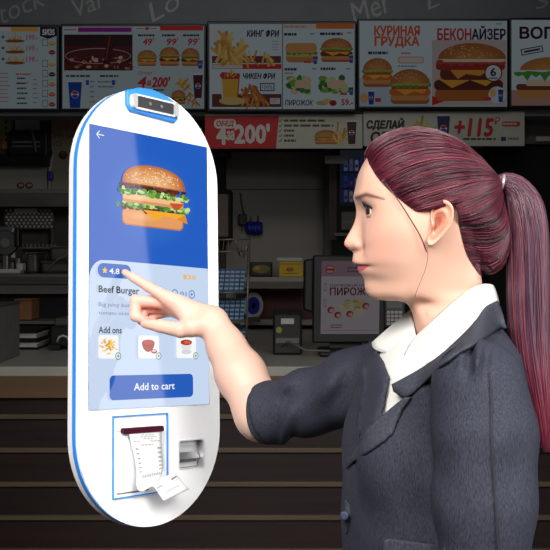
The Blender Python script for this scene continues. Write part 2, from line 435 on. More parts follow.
c.frame(260, 83, 274.5, 91, 1, (50, 40, 110)); c.text('100%', 262, 85, 272.5, 89, (50, 40, 110)); bars(c, 272, 41, 279, 4, 2.8, .8, (150, 150, 160), 5); c.rect(270, 98, 280, 104, (220, 220, 222)); bars(c, 271, 99, 279, 2, 2.2, .7, (150, 150, 150))
for x0, y0, x1, s in ((284, 33, 301, 1), (320, 32.5, 343, 2), (284.5, 68, 301, 3), (320.5, 67.5, 340, 4)): bars(c, x0, y0, x1, 1, 3, 2.6, (44, 40, 72), s)
for x0, y0 in ((310, 33), (347, 32), (312, 68), (346, 68)): bars(c, x0, y0, x0 + 6, 1, 3, 1.6, (150, 150, 165), 3)
bars(c, 284.5, 72.5, 296, 1, 3, 1.4, (214, 70, 80), 4)
c.text('ПИРОЖОК', 285, 100, 313, 105.5, (40, 20, 50), shear=.12, bold=.025); c.text('59.-', 341.5, 99.3, 353, 105.2, RED, bold=.05); c.flush('lettering', M['board'], t)
c.rrect(286, 53, 318, 62.5, 4, (200, 136, 70)); c.rrect(286, 51, 317, 57, 2, (190, 190, 110)); c.poly(wavy(286, 318, 53, 3.4, 3, 12, 3), (96, 140, 44)); c.rrect(285.5, 43, 317, 53, 4.5, (216, 156, 92)); c.flush('sandwich_picture', M['board'], t)
burger_pic(c, 320, 38, 353, 62, 'beef', 4); c.flush('burger_picture', M['board'], t)
for k, (x0, x1) in enumerate(((287, 312), (319, 351))):
    r_ = random.Random(k)
    for i in range(38):
        c.ell(r_.uniform(x0 + 3, x1 - 3), r_.uniform(78, 92), r_.uniform(2, 5), r_.uniform(2, 4), ((70, 136, 50), (120, 176, 76), (220, 200, 170), (60, 110, 40), (190, 214, 140))[i % 5], n=9)
    c.rrect(x0 + 8, 80, x1 - 6, 88, 3, (226, 196, 160)); c.flush('wrap_picture', M['board'], t)
for x, y in ((313, 58), (349, 57), (349, 89)): cup_pic(c, x, y - 2, x + 4.5, y + 6)
for x, y in ((304, 61), (340, 60), (340, 93)): c.rect(x, y, x + 7, y + 2, (206, 60, 70))
c.ell(322, 103, 6, 2.4, (200, 170, 120)); c.ell(327, 101, 4, 2.6, (226, 190, 110)); c.ell(333, 103, 3.6, 3, (176, 26, 46)); c.flush('dessert_picture', M['board'], t)

t, c = board('menu screen with orange heading over two chicken burgers and a huge bacon burger', 357.5, 18.5, 508.5, 108.5)
disp(c, t, 359.5, 21, 507, 106.5)
c.rect(359.5, 78, 431, 106.5, (190, 208, 224)); c.rect(432, 40, 506.5, 105.5, (206, 190, 190)); c.poly([(432, 96), (448, 100), (432, 105.5)], (206, 40, 40)); c.flush('colour_band', M['board'], t)
burger_pic(c, 362, 58, 393, 87, 'chicken', 11); c.flush('burger_picture', M['board'], t)
burger_pic(c, 389, 69, 431, 104, 'chicken', 12); c.flush('burger_picture', M['board'], t)
c.text('КУРИНАЯ', 374.6, 26, 419.5, 35.5, (226, 96, 52), bold=.05); c.text('ГРУДКА', 375, 36.8, 419, 47.3, (226, 96, 52), bold=.05)
bars(c, 368, 51.5, 388, 1, 3, 2.8, (40, 60, 120), 2); bars(c, 401, 52.5, 414, 1, 3, 1.6, (214, 90, 100), 3); c.rrect(398, 56.5, 424, 63.5, 3, (226, 150, 120)); c.rrect(399, 57.5, 423, 62.5, 2.4, (216, 216, 220)); bars(c, 398, 65.5, 422, 1, 3, 1.4, (120, 140, 170), 4)
L = 'БЕКОНАЙЗЕР'
c.text('БЕКОН', 437.6, 28.5, 471, 40, (206, 30, 54), bold=.035); c.text('АЙЗЕР', 472, 26, 505.5, 39.5, (56, 22, 56), bold=.03)
bars(c, 496, 23, 504, 1, 3, 1.6, (150, 160, 180), 4)
c.flush('lettering', M['board'], t)
cup_pic(c, 368, 91, 374.5, 104.5); c.ell(364, 98, 4, 5, (226, 170, 100)); c.rect(375, 98, 381, 102, (206, 50, 70)); c.flush('cup_picture', M['board'], t)
# the tall bacon burger
c.rrect(435, 88, 500, 101, 6, (186, 106, 48)); c.rrect(434, 80, 503, 90, 4, (96, 44, 34)); c.poly([(434, 78), (500, 76), (486, 86), (470, 80), (452, 88), (440, 80)], (236, 170, 60))
c.rrect(440, 68, 496, 80, 5, (110, 50, 34)); c.poly([(450, 70), (492, 68), (480, 76), (466, 74), (458, 79)], (230, 160, 60)); c.rrect(436, 60, 505, 70, 3, (160, 46, 40)); c.poly(wavy(436, 506, 63, 4, 5, 14, 6), (190, 70, 54))
c.rrect(442, 56, 505, 62, 3, (230, 214, 190)); c.ell(472, 59, 34, 16, (206, 140, 76), a0=180, a1=360, col2=(170, 98, 46))
r_ = random.Random(8)
for _ in range(60):
    tt = math.radians(r_.uniform(195, 345)); q = r_.uniform(.2, .95); c.ell(472 + 34 * q * math.cos(tt), 59 + 16 * q * math.sin(tt), .6, .45, (240, 214, 160), n=5)
c.flush('burger_picture', M['board'], t)
c.ell(493.3, 73, 9, 9, (226, 226, 230)); c.ring(493.3, 73, 9, 9, 1.2, (90, 60, 60)); c.text('6', 490.5, 68, 496, 76, (40, 34, 60), bold=.04); bars(c, 489, 77.5, 498, 1, 3, 1.4, (60, 50, 80)); c.ell(497, 95, 8.6, 8.6, (210, 222, 232)); cup_pic(c, 498, 89, 503.5, 102); c.ell(493, 93, 3, 4, (226, 190, 110)); c.rect(484, 97, 491, 100, (206, 60, 70)); c.flush('badge', M['board'], t)

t, c = board('rightmost menu screen, dark heading over a burger with bright lettuce, cut by the right edge', 509.5, 17.5, 660, 107.5)
disp(c, t, 511.5, 20, 656, 105.5)
c.rect(511.5, 90, 656, 105.5, (196, 150, 140)); c.flush('colour_band', M['board'], t)
c.text('ВОППЕР', 520, 27, 590, 38.5, (52, 20, 52), bold=.05); c.line([(521, 52.5), (543, 48.5)], 6.5, (50, 46, 90)); c.line([(522, 52.3), (542, 48.7)], 4.6, (214, 220, 230)); c.line([(524, 52.0), (540, 49)], 2, (50, 46, 90)); c.flush('lettering', M['board'], t)
c.rrect(517, 86, 580, 98, 5, (206, 146, 84)); c.rrect(516, 84, 582, 90, 3, (120, 64, 42)); c.rrect(526, 80, 580, 86, 2, (226, 206, 180)); c.poly(wavy(514, 584, 74, 8, 8, 16, 4), (84, 160, 50)); c.ell(552, 70, 32, 13, (210, 150, 84), a0=180, a1=360, col2=(186, 120, 62)); c.flush('burger_picture', M['board'], t)

# ------------------------------------------------------------------ paper banners hung under the screens
def sheet(name, label, cat, x0, y0, x1, y1, Y, colr, k=1.0, th=.006, group=None):
    a = P((x0 + x1) / 2, y1, Y); t = thing(name, label, cat, (a[0], Y + th, a[2]), group)
    obj('backing_sheet', MB().pbox(x0, y0, x1, y1, Y, Y + th), mat('sheet_' + name, colr, .6, noise=.03), t)
    return t, Canvas(lambda x, y, l: P(x, y, Y - .0006 - l * .00002), k * 1.2)
G = 'paper banners under the menu screens'
t, c = sheet('banner', 'red and white lunch banner reading 4 for 200 under the middle screen', 'banner', 205, 114.5, 362.5, 148.5, 6.59, (206, 206, 190), .8, group=G)
c.rect(205, 116, 275.5, 148.5, (206, 34, 40)); c.poly([(275.5, 116), (279, 116), (276, 148.5), (275.5, 148.5)], (206, 34, 40)); c.flush('colour_band', M['print'], t)
c.rrect(214, 119, 236, 128.5, 4, (230, 226, 220)); c.text('ОБЕД', 216.5, 121, 233.5, 127, (206, 34, 40), shear=.2, bold=.04)
c.text('4', 217, 126, 226, 144, (225, 222, 216), bold=.05); c.text('за', 227, 131, 234, 140, (225, 222, 216), bold=.05); c.text("200'", 235, 124.5, 269, 143, (225, 222, 216), bold=.05)
for y, x1 in ((119.5, 327), (124.5, 334), (129.5, 296), (134.5, 296), (139.5, 301)): bars(c, 284, y, x1, 1, 3, 2.2, (90, 84, 76), int(y)); c.line([(279, y + 1), (280, y + 2.4), (282, y - .6)], .8, (90, 84, 76))
c.flush('lettering', M['print'], t)
burger_pic(c, 314, 130, 338, 144, 'chicken', 21); fries_pic(c, 332, 122, 347, 143, 12, 4); cup_pic(c, 347, 121, 356.5, 144, (70, 36, 44)); c.flush('meal_picture', M['print'], t)
t, c = sheet('banner', 'white banner with big red +115 price under the right screens', 'banner', 363.5, 111.5, 524.5, 146, 6.585, (206, 206, 196), .8, group=G)
c.text('СДЕЛАЙ', 367, 118.5, 404, 130, (60, 40, 36), shear=.15, bold=.05); c.text('ОБЕД', 371, 132, 408, 144, (60, 40, 36), shear=.15, bold=.05)
c.text('+115', 455, 119, 493, 136, (206, 40, 40), shear=.15, bold=.05); c.text('₽', 494, 117, 500, 125, (206, 40, 40), shear=.15)
c.rrect(502, 121.5, 520, 126.5, 2, (206, 60, 56)); bars(c, 503, 123, 519, 1, 3, 1.8, (226, 200, 190), 5); bars(c, 463, 138, 498, 1, 3, 2, (80, 74, 70), 6); c.rect(501, 137, 506, 141, (40, 50, 120)); bars(c, 508, 137.5, 522, 1, 3, 2.4, (130, 130, 120), 7)
c.flush('lettering', M['print'], t)
fries_pic(c, 412, 116, 437, 142, 18, 5, ((206, 190, 80), (226, 206, 100), (180, 160, 60))); cup_pic(c, 437, 115, 450, 142, (40, 44, 90)); c.ell(376, 128, 1, 1, (200, 150, 60)); c.flush('meal_picture', M['print'], t)
# ------------------------------------------------------------------ the long counter
CY0, CY1 = 4.6, 5.8
ct = thing('service_counter', 'long dark slatted service counter with pale worktop across the back', 'counter', (0, CY0, 0))
obj('worktop', MB().box((XL + .01, CY0, .955), (XR - .01, CY1, 1.0)), M['worktop'], ct, bevel=.004)
zf = P(0, 398, CY0)[2]
obj('fascia', MB().box((XL + .01, CY0 + .004, zf), (XR - .01, CY0 + .06, .955)), M['fascia'], ct)
obj('slatted_front', MB().box((XL + .01, CY0 + .05, .0), (XR - .01, CY1 - .02, zf)).box((XL + .01, CY0 + .06, zf), (XR - .01, CY1 - .02, .955)), M['slat'], ct)
for yb in (416.5, 450, 484, 517.5, 551, 585, 619):
    z = P(0, yb, CY0 + .03)[2]
    obj('batten', MB().box((XL + .01, CY0 + .022, z - .011), (XR - .01, CY0 + .05, z + .011)), M['batten'], ct, bevel=.002)
bt = thing('back_worktop', 'pale rear worktop behind the till screen, deeper than the left side', 'worktop', (0, 6.4, 0))
a, b = P(212, 0, 6.2)[0], P(470, 0, 6.2)[0]
obj('worktop', MB().box((a, CY1 + .002, .955), (b, 7.12, 1.0)), M['worktop'], bt)
obj('carcass', MB().box((a + .02, CY1 + .01, 0), (b - .02, 7.1, .955)), M['slat'], bt)

# ------------------------------------------------------------------ kitchen: structure on the back wall
YW = YB
struct('trim_2', MB().pbox(226, 152, 324, 189.4, YW - .03, YW - .001).pbox(226, 190, 324, 300, YW - .03, YW - .001), M['panel'])
struct('trim_3', MB().pbox(324.5, 149, 333, 345, YW - .2, YW - .001), M['grey'])
tl = MB()
for x in (190, 214, 246, 279, 307): tl.pbox(x + .6, 146, x + 31, 151.4, YW - .02, YW - .001)
struct('trim_4', tl, M['black'])
struct('trim_5', MB().pbox(478, 130, 487, 420, YW - .3, YW - .001), M['grey'])
struct('trim_6', MB().pbox(-40, 166, 47, 189, YW - .04, YW - .001), M['panel'])
struct('trim_7', MB().pbox(476, 100, 640, 144, 6.82, YW - .001), M['grey'])

# shelf along the left
sh = thing('wall_shelf', 'long steel shelf along the kitchen wall left of the kiosk', 'shelf', P(60, 206, 7.2))
obj('shelf_board', MB().pbox(-160, 189, 215, 193, 6.95, YW - .002), M['steel'], sh)
obj('shelf_front', MB().pbox(-160, 193, 215, 206.5, 6.94, 6.97), M['steel_dark'], sh)

t = thing('price_card', 'yellow green price card with red digits at the far left edge', 'card', P(3, 150, YW))
obj('card', MB().pbox(-16, 118, 11.5, 149, YW - .03, YW - .002), mat('price_card_green', (160, 164, 96), .6, noise=.08), t)
c = Canvas(lambda x, y, l: P(x, y, YW - .0305 - l * .00002), .8)
for y in (122, 128, 134, 140): c.ell(6, y, 1.4, 1.6, (90, 80, 50), n=8)
c.rect(-4, 138, 2.5, 149, (190, 90, 40)); c.rect(7, 139, 10.5, 146, (200, 110, 50)); c.flush('printed_marks', M['print'], t)
set_props(obj('notice_sheet', MB().pbox(15, 116, 39.5, 130, YW - .012, YW - .001), M['white_paint']), 'blank white notice sheet above the dark extractor panel', 'paper')
t = thing('extractor_panel', 'dark extractor panel under the blank white sheet on the left wall', 'extractor', P(28, 166, YW))
obj('panel', MB().pbox(8, 130.5, 47, 165.5, YW - .16, YW - .002), M['black'], t, bevel=.01)
obj('lower_lip', MB().pbox(-20, 154, 46, 165, YW - .22, YW - .16), M['black_soft'], t, bevel=.02)
obj('conduit', MB().tube([P(32, 131, YW - .18), P(34, 140, YW - .2), P(36, 152, YW - .2)], .008), M['grey'], t)
obj('vent_grille', MB().pbox(12, 141, 40, 143, YW - .17, YW - .16).pbox(12, 145.5, 40, 147, YW - .17, YW - .16), M['grey'], t)
c = Canvas(lambda x, y, l: P(x, y, YW - .0405 - l * .00002), .8)
for cx in (20.5, 29): c.ell(cx, 185.5, 4, 3.4, (96, 58, 36)); c.ell(cx + .4, 185.2, 2.2, 1.5, (190, 180, 160)); 
set_props(c.flush('round_sticker', M['print'], None), 'pair of small brown stickers on the pale wall panel at left', 'sticker')
t = thing('wall_pipe', 'thin white pipe with a blue tap handle beside the poster', 'pipe', P(49, 190, YW))
obj('pipe', MB().tube([P(47, 136, YW - .03), P(48.5, 150, YW - .03), P(50, 165, YW - .04), P(49.5, 189, YW - .03)], .012).tube([P(53, 150, YW - .03), P(52, 160, YW - .03), P(51, 170, YW - .03)], .006), M['white_paint'], t, smooth=True)
obj('tap_handle', MB().pbox(47.5, 171, 52, 180, YW - .09, YW - .03), M['blue_plastic'], t, bevel=.008)
obj('bracket', MB().pbox(47, 150, 52, 154, YW - .06, YW - .002), M['black'], t)
t, c = sheet('poster', 'pale poster with orange lettering partly behind the kiosk', 'poster', 51.5, 119, 100, 189, YW - .02, (150, 146, 128), .8, .018)
c.text('КИНГ', 54, 121.5, 80, 131, (206, 110, 50), bold=.03); c.text('НА ЗАВТРАК', 55, 133.5, 96, 137.5, (150, 90, 50), bold=.02)
c.ring(58, 144, 4, 2.4, .7, (110, 60, 50)); c.flush('lettering', M['print'], t)
c.ell(63, 155, 4.6, 4.6, (66, 40, 30)); c.ell(63, 153, 3, 2.2, (110, 70, 44)); c.flush('round_picture', M['print'], t)

# left niche under the shelf: rack, fan, slicer, ledge
ledge = thing('prep_counter', 'steel prep counter behind the left end of the service counter', 'counter', P(60, 345, 6.7) * np.array([1, 1, 0]))
zl = P(0, 274, 6.6)[2]
a, b = XL + .02, P(205, 0, 6.6)[0]
obj('top', MB().box((a, 6.6, zl - .02), (b, YW - .002, zl)), M['steel'], ledge)
obj('front_edge', MB().box((a, 6.59, P(0, 284, 6.6)[2]), (b, 6.62, zl - .021)), M['steel_dark'], ledge)
obj('apron', MB().box((a, 6.63, P(0, 294, 6.6)[2]), (b, 6.66, P(0, 284, 6.6)[2])), M['grey'], ledge)
obj('carcass', MB().box((a, 6.75, 0), (b, YW - .01, zl - .02)), M['black'], ledge)
obj('lower_shelf', MB().box((a, 6.45, P(0, 321, 6.45)[2] - .02), (b, 6.745, P(0, 321, 6.45)[2])), M['grey'], ledge)

rk = thing('perforated_rack', 'perforated steel rack with rows of holes under the left shelf', 'rack', P(28, 274, 7.2))
mb = MB(); mb.pbox(4, 208, 54, 229, 7.22, 7.24)
obj('plate', mb, M['steel_dark'], rk)
mb = MB()
for j in range(6):
    for i in range(11):
        if 12 < 6 + i * 4.5 < 38 and j == 0: continue
        p = P(6.5 + i * 4.3 + (j % 2) * 2, 210.5 + j * 3.2, 7.215); mb.ball(p, (.010, .004, .010), 8, 5)
obj('stud_pattern', mb, M['white_paint'], rk)
obj('clip_strip', MB().pbox(14, 208.5, 37, 213, 7.19, 7.21), M['white_paint'], rk)
obj('upright', MB().pbox(4, 229, 7, 276, 7.22, 7.24, zmin=zl + .0005).pbox(51, 229, 54, 276, 7.22, 7.24, zmin=zl + .0005), M['steel_dark'], rk)
mb = MB()
for i in range(9): mb.pbox(22 + i * 4.0, 244, 24.4 + i * 4.0, 247, 7.2, 7.24)
obj('hook_rail', mb.pbox(18, 247, 58, 248.5, 7.2, 7.24), M['steel'], rk)
sl = thing('food_slicer', 'food slicer with round dark blade guard and pale tray at far left', 'slicer', P(8, 274, 6.9))
obj('motor_body', MB().pbox(-14, 226, 16, 262, 6.92, 7.12), M['steel'], sl, bevel=.03)
obj('blade_guard', MB().cyl(P(5, 243, 6.86), P(5, 243, 6.93), .09, 32), M['black'], sl, bevel=.01)
obj('blade_hub', MB().cyl(P(5, 243, 6.84), P(5, 243, 6.87), .035, 24), M['grey'], sl, bevel=.006)
obj('arm', MB().pbox(14, 228, 19, 247, 6.86, 6.95), M['black'], sl, bevel=.01)
obj('carriage', MB().pbox(2, 255, 8, 276, 6.84, 6.92, zmin=zl + .0005).pbox(15, 258, 20, 276, 6.83, 6.92, zmin=zl + .0005).pbox(-12, 262, 14, 276, 6.92, 7.1, zmin=zl + .0005), M['steel'], sl, bevel=.01)
obj('tray', MB().pbox(-16, 269, 20, 276, 6.7, 6.82, zmin=zl + .0005).pbox(16, 263, 22.5, 271, 6.72, 6.82, zmin=zl + .0005), M['white_paint'], sl, bevel=.01)
for (x0, x1, y0, lab) in ((26, 37, 253, 'tall narrow steel pan on the prep counter right beside the slicer'), (41, 72, 262, 'wide low steel pan on the prep counter with a thin rod leaning on it')):
    t = thing('steel_pan', lab, 'pan', P((x0 + x1) / 2, 274, 6.9), 'steel pans on the prep counter')
    obj('pan_body', MB().pbox(x0, y0, x1, 276, 6.82 + (y0 % 7) * .02, 7.1, zmin=zl + .0005), M['steel_dark'], t, bevel=.02)
    obj('rim', MB().pbox(x0 - .5, y0 - .6, x1 + .5, y0 + .6, 6.81 + (y0 % 7) * .02, 7.11), M['steel'], t, bevel=.004)
t = thing('steel_pan', 'upper steel pan resting on the wide low pan near the kiosk edge', 'pan', P(64, 262, 6.9), 'steel pans on the prep counter')
obj('pan_body', MB().pbox(50, 247, 78, 261.3, 6.84, 7.1), M['steel_dark'], t, bevel=.02)
obj('rim', MB().pbox(49.5, 246.4, 78.5, 247.6, 6.83, 7.11), M['steel'], t, bevel=.004)
set_props(obj('steel_rod', MB().tube([P(46, 270, 6.78), P(58, 259, 6.78), P(70, 254, 6.82)], .006), M['steel']), 'thin steel rod leaning on the pans beside the slicer', 'rod')

# on the left of the service counter
gb = thing('equipment_box', 'grey steel box standing on the left end of the counter', 'box', P(-5, 364, 4.75))
a, b = P(-40, 364.5, 4.7), P(20, 303.5, 4.7)
b[0] = -1.306; b[2] = HC - .0435 * 5.12
obj('housing', MB().box((a[0], 4.72, 1.0), (b[0], 5.12, b[2])), mat('grey_box', (104, 102, 98), .6, noise=.12), gb, bevel=.006)
obj('lid', MB().box((a[0] - .004, 4.715, b[2]), (b[0] + .004, 5.125, b[2] + .012)), M['steel_dark'], gb, bevel=.004)
t = thing('cardboard_box', 'small brown cardboard box on the low shelf behind the grey box', 'box', P(24, 320, 6.6))
obj('carton', MB().pbox(14, 300, 31.5, 319.8, 6.5, 6.72), M['brown'], t, bevel=.004)
obj('flap', MB().pbox(14, 299.2, 31.5, 300.2, 6.48, 6.72), M['brown'], t)
TL = ('black serving tray at the bottom of the tray stack', 'lower pale serving tray, second from the bottom of the stack', 'middle black serving tray of the stack left of the card reader', 'upper pale serving tray, second from the top of the stack', 'black serving tray on top of the tray stack')
for i, y in enumerate((343.5, 339.3, 335, 330.6, 326.2)):
    z = P(0, y, 5.7)[2]
    t = thing('serving_tray', TL[i], 'tray', (P(33, 0, 5.7)[0], 5.6, z - .012), 'serving trays stacked on the counter')
    xa, xb = P(16, 0, 5.7)[0], P(49 - i * .3, 0, 5.7)[0]; z0 = 1.0005 if i == 0 else z - .0235
    m_ = M['white_paint'] if i in (1, 3) else M['black']
    obj('tray_base', MB().box((xa + .01, 5.46, z0), (xb - .01, 5.74, z - .006)), m_, t)
    obj('tray_rim', MB().box((xa, 5.45, z - .006), (xb, 5.75, z)), m_, t, bevel=.003)
t = thing('card_reader', 'black card reader with a cradle beside the kiosk edge on the counter', 'card reader', P(58, 348, 5.5))
obj('cradle', MB().pbox(49, 326, 84, 347, 5.42, 5.66), M['black'], t, bevel=.015)
obj('top_plate', MB().pbox(54, 318, 84, 326.2, 5.46, 5.66), M['steel_dark'], t, bevel=.01)
obj('cable', MB().tube([P(57, 342, 5.4), P(59, 337, 5.39), P(63, 335.5, 5.39), P(67, 337, 5.4), P(70, 341, 5.4)], .006), M['white_paint'], t, smooth=True)
obj('foot', MB().pbox(49, 345, 60, 349.5, 5.4, 5.5), M['black'], t)

# ------------------------------------------------------------------ middle of the kitchen
t = thing('wall_cabinet', 'narrow dark cabinet on the wall right of the kiosk top', 'cabinet', P(218, 240, 7.1))
obj('carcass', MB().pbox(196, 152, 224, 190, 7.05, YW - .002).pbox(196, 190, 231, 240, 7.05, YW - .002), M['black_soft'], t)
obj('door', MB().pbox(200, 194, 228.5, 237, 7.03, 7.05), mat('bronze_door', (112, 98, 86), .5, noise=.06), t, bevel=.006)
obj('lamp_arm', MB().pbox(216, 151, 231, 157, 6.95, 7.06), M['black'], t, bevel=.012)
t = thing('wall_hook_rail', 'small black hook rail with a thin rod on the pale wall panel', 'hooks', P(250, 232, YW - .05))
obj('rail', MB().pbox(238.5, 214, 246.5, 225, YW - .09, YW - .031), M['black'], t, bevel=.006)
obj('hook', MB().tube([P(251, 217, YW - .032), P(251, 222, YW - .07), P(253, 224, YW - .06)], .006).tube([P(258, 216, YW - .032), P(258, 222, YW - .07), P(260, 223, YW - .06)], .006), M['steel'], t)
mb = MB()
for i in range(9):
    q = 247.5 + i * 1.55; mb.tube([P(q, 223, YW - .05), P(q + .3, 229, YW - .07 - (i % 2) * .02), P(q + .2, 231.5 + (i % 3), YW - .06)], .02, 7)
set_props(obj('blue_cloth', mb, M['blue_plastic'], smooth=True), 'crumpled blue cloth hanging from the wall hooks', 'cloth')
obj('rod', MB().tube([P(240.5, 193, YW - .04), P(242, 205, YW - .045), P(244, 214, YW - .05), P(242, 232, YW - .05)], .006), M['steel'], t)

t = thing('back_shelf', 'steel shelf behind the till with food boxes on it', 'shelf', P(276, 290, 6.95))
obj('board', MB().pbox(243, 277, 312, 281.5, 6.75, YW - .032), M['steel'], t)
obj('front_lip', MB().pbox(243, 281.5, 312, 288.5, 6.75, 6.78), M['steel_dark'], t)
obj('back_board', MB().pbox(240, 288, 330, 326, 7.15, YW - .032), M['maroon'], t)
obj('rail', MB().pbox(240, 319.5, 330, 325, 7.08, 7.15), M['steel'], t)
obj('upright', MB().pbox(236, 278, 245, 345, 7.13, 7.2), M['black'], t)
t = thing('food_box', 'dark food box with a yellow picture on the shelf behind the till', 'box', P(261, 277, 6.85))
obj('carton', MB().pbox(250, 262, 272.5, 276.8, 6.82, 6.98), M['black'], t, bevel=.01)
c = Canvas(lambda x, y, l: P(x, y, 6.8195 - l * .00002), .7)
c.ell(261, 269, 9, 4, (150, 130, 50)); c.ell(257, 268, 3, 2, (200, 180, 80)); c.ell(265, 270, 3, 2, (110, 130, 50)); c.flush('printed_picture', M['print'], t)
t = thing('food_box', 'yellow carton under the white paper stack on the shelf behind the till', 'box', P(291, 277, 6.85))
obj('carton', MB().pbox(279, 262, 303, 276.8, 6.82, 6.98), M['yellow'], t, bevel=.004)
c = Canvas(lambda x, y, l: P(x, y, 6.8195 - l * .00002), .7)
c.line([(279.5, 264), (302.5, 264)], .6, (150, 110, 20)); c.ell(290, 269.5, 3.6, 1.8, (150, 60, 30)); c.text('oo', 288, 268.6, 292, 270.6, (240, 210, 90)); c.line([(283, 273.5), (298, 273.5)], .8, (160, 120, 30)); c.flush('printed_marks', M['print'], t)
set_props(obj('paper_stack', MB().pbox(276, 257.5, 303, 261.9, 6.84, 6.98), M['white_paint'], bevel=.01), 'flat white paper stack lying on the yellow carton', 'paper')
t = thing('tape_roll', 'round roll with a blue core leaning under the shelf behind the rack', 'roll', P(254, 319, 6.95))
p = P(253.5, 305.5, 7.0)
n = 40; mb = MB()
def ringmesh(r0, r1, d0, d1):
    V = []
    for i in range(n):
        q = 2 * math.pi * i / n
        for r, d in ((r1, d0), (r1, d1), (r0, d1), (r0, d0)):
            V.append(p + np.array([r * math.cos(q) * .72, d + r * math.cos(q) * .45, r * math.sin(q)]))
    return V, [(4 * i + k, 4 * i + (k + 1) % 4, (4 * ((i + 1) % n)) + (k + 1) % 4, (4 * ((i + 1) % n)) + k) for i in range(n) for k in range(4)]
obj('roll', MB().add(*ringmesh(.062, .095, -.03, .03)), M['white_paint'], t, bevel=.004)
obj('core', MB().add(*ringmesh(.02, .0615, -.02, .02)), M['blue_plastic'], t)
obj('stand', MB().pbox(247, 317, 260, 322, 6.95, 7.06), M['black'], t)

# wire display rack with blue striped packets
rk = thing('wire_rack', 'wire rack of blue striped packets between the kiosk and the till', 'rack', P(230, 362, 5.0))
wm = MB(); Yr = 5.2
for x in (208, 246):
    wm.tube([P(x + (3 if x > 230 else 0), 240, Yr), P(x, 353, Yr)], .006); wm.tube([P(x + 4, 238, Yr + .3), P(x, 347, Yr + .3)], .005)
for y, xr in ((240, 249), (252, 247), (293, 247), (322, 246)):
    wm.tube([P(206, y, Yr), P(xr, y - 1, Yr), P(xr + 1, y - 3, Yr + .3)], .005)
for k in range(8): wm.tube([P(210 + k * 4.6, 240, Yr), P(209 + k * 4.6, 252, Yr)], .0025)
wm.tube([P(249, 240, Yr), P(243, 258, Yr)], .006); wm.tube([P(235, 240, Yr), P(240, 256, Yr + .05)], .004)
obj('wire_frame', wm, M['steel'], rk, smooth=True)
for y in (292, 322): obj('shelf_tray', MB().pbox(206, y, 245, y + 1.2, Yr - .002, Yr + .3), M['steel_dark'], rk)
obj('foot', MB().box((P(206, 0, 5.1)[0], 5.1, 1.0005), (P(246, 0, 5.1)[0], 5.25, 1.01)), M['steel_dark'], rk)
first = None
k = 0
pm = [mat('packet_blue', (60, 120, 176), .5, noise=.15), mat('packet_pale', (176, 192, 204), .5, noise=.1)]
desc = {0: 'top', 1: 'middle', 2: 'bottom'}
for row, (yb, hh) in enumerate(((291.6, 36), (321.6, 26), (352.6, 26))):
    for i in range(7):
        x = 208 + i * 5.2
        loc = P(x + 2.2, yb, Yr + .1)
        if first is None:
            first = thing('snack_packet', 'x', 'packet', loc)
            mb = MB(); mb.add([loc + np.array(q) for q in ((-.011, 0, 0), (.011, 0, 0), (.011, .02, 0), (-.011, .02, 0), (-.004, .10, .12), (.018, .10, .12), (.018, .12, .12), (-.004, .12, .12))],
                              [(0, 1, 2, 3), (4, 7, 6, 5), (0, 4, 5, 1), (1, 5, 6, 2), (2, 6, 7, 3), (3, 7, 4, 0)])
            obj('pouch', mb, pm[0], first)
            mb = MB()
            for q in range(5):
                f0 = .1 + q * .18; f1 = f0 + .08
                A = lambda f, dx: loc + np.array([-.011 + dx + .007 * f, .10 * f - .0012, .12 * f])
                mb.add([A(f0, 0), A(f0, .022), A(f1, .022), A(f1, 0)], [(0, 1, 2, 3)])
            obj('stripe', mb, pm[1], first)
            o = first; base = loc
        else:
            o = copy_tree(first, loc - base)
        o['label'] = 'blue striped packet standing in the %s tier of the wire rack' % desc[row]
        o['group'] = 'packets in the %s tier of the wire rack' % desc[row]

# ------------------------------------------------------------------ the till
t = thing('till_screen', 'black till screen with a pinkish dessert advert on the counter', 'screen', P(345, 352, 5.2))
ang = .035
c0 = P(347, 300, 5.2)
def tf(x, y, Y):
    q = P(x, y, Y) - c0; cc, ss = math.cos(ang), math.sin(ang)
    return c0 + np.array([cc * q[0] + ss * q[2] * .4, q[1] + .0, -ss * q[0] * .0 + q[2]])
def tpoly(pts, Y0, Y1):
    mb = MB(); n = len(pts)
    mb.add([tf(x, y, Y0) for x, y in pts] + [tf(x, y, Y0) + np.array([0, Y1 - Y0, 0]) for x, y in pts],
           [tuple(range(n)), tuple(range(n, 2 * n))[::-1]] + [(i, (i + 1) % n, n + (i + 1) % n, n + i) for i in range(n)]); return mb
obj('housing', tpoly([(312.5, 255), (384, 256), (386, 343), (313, 343)], 5.2, 5.25), M['black'], t, bevel=.008)
obj('rear_body', tpoly([(303.5, 260), (314, 258), (314, 313), (303.5, 310)], 5.24, 5.34), M['black'], t, bevel=.01)
obj('stand_foot', MB().box((P(318, 0, 5.2)[0], 5.04, 1.0005), (P(372, 0, 5.2)[0], 5.34, 1.03)), M['black'], t, bevel=.01)
obj('stand_neck', MB().pbox(330, 320, 362, 356, 5.25, 5.3, zmin=1.03), M['black'], t)
c = Canvas(lambda x, y, l: tf(x, y, 5.1992 - l * .00002), .125)
c.rect(321, 261, 379.5, 334, (216, 206, 214)); c.flush('display_panel', M['board'], t)
c.rect(321, 261, 379.5, 276.5, (180, 150, 164)); c.flush('colour_band', M['board'], t)
c.rrect(325, 265, 334, 274, 3.5, (206, 90, 90)); c.rrect(326.5, 266.5, 332.5, 268.6, .9, (230, 180, 180)); c.rrect(326.5, 270.6, 332.5, 272.6, .9, (230, 180, 180)); c.rect(326.2, 269, 332.8, 270.2, (170, 40, 50)); c.flush('round_emblem', M['board'], t)
bars(c, 347, 267, 376, 2, 3.5, 1.6, (130, 90, 110), 5)
c.text('ПОПРОБУЙ НОВЫЙ', 330, 283.6, 377, 286.6, (120, 40, 60), bold=.02); c.text('ПИРОЖОК', 330, 287.6, 379, 295.2, (110, 20, 50), bold=.03)
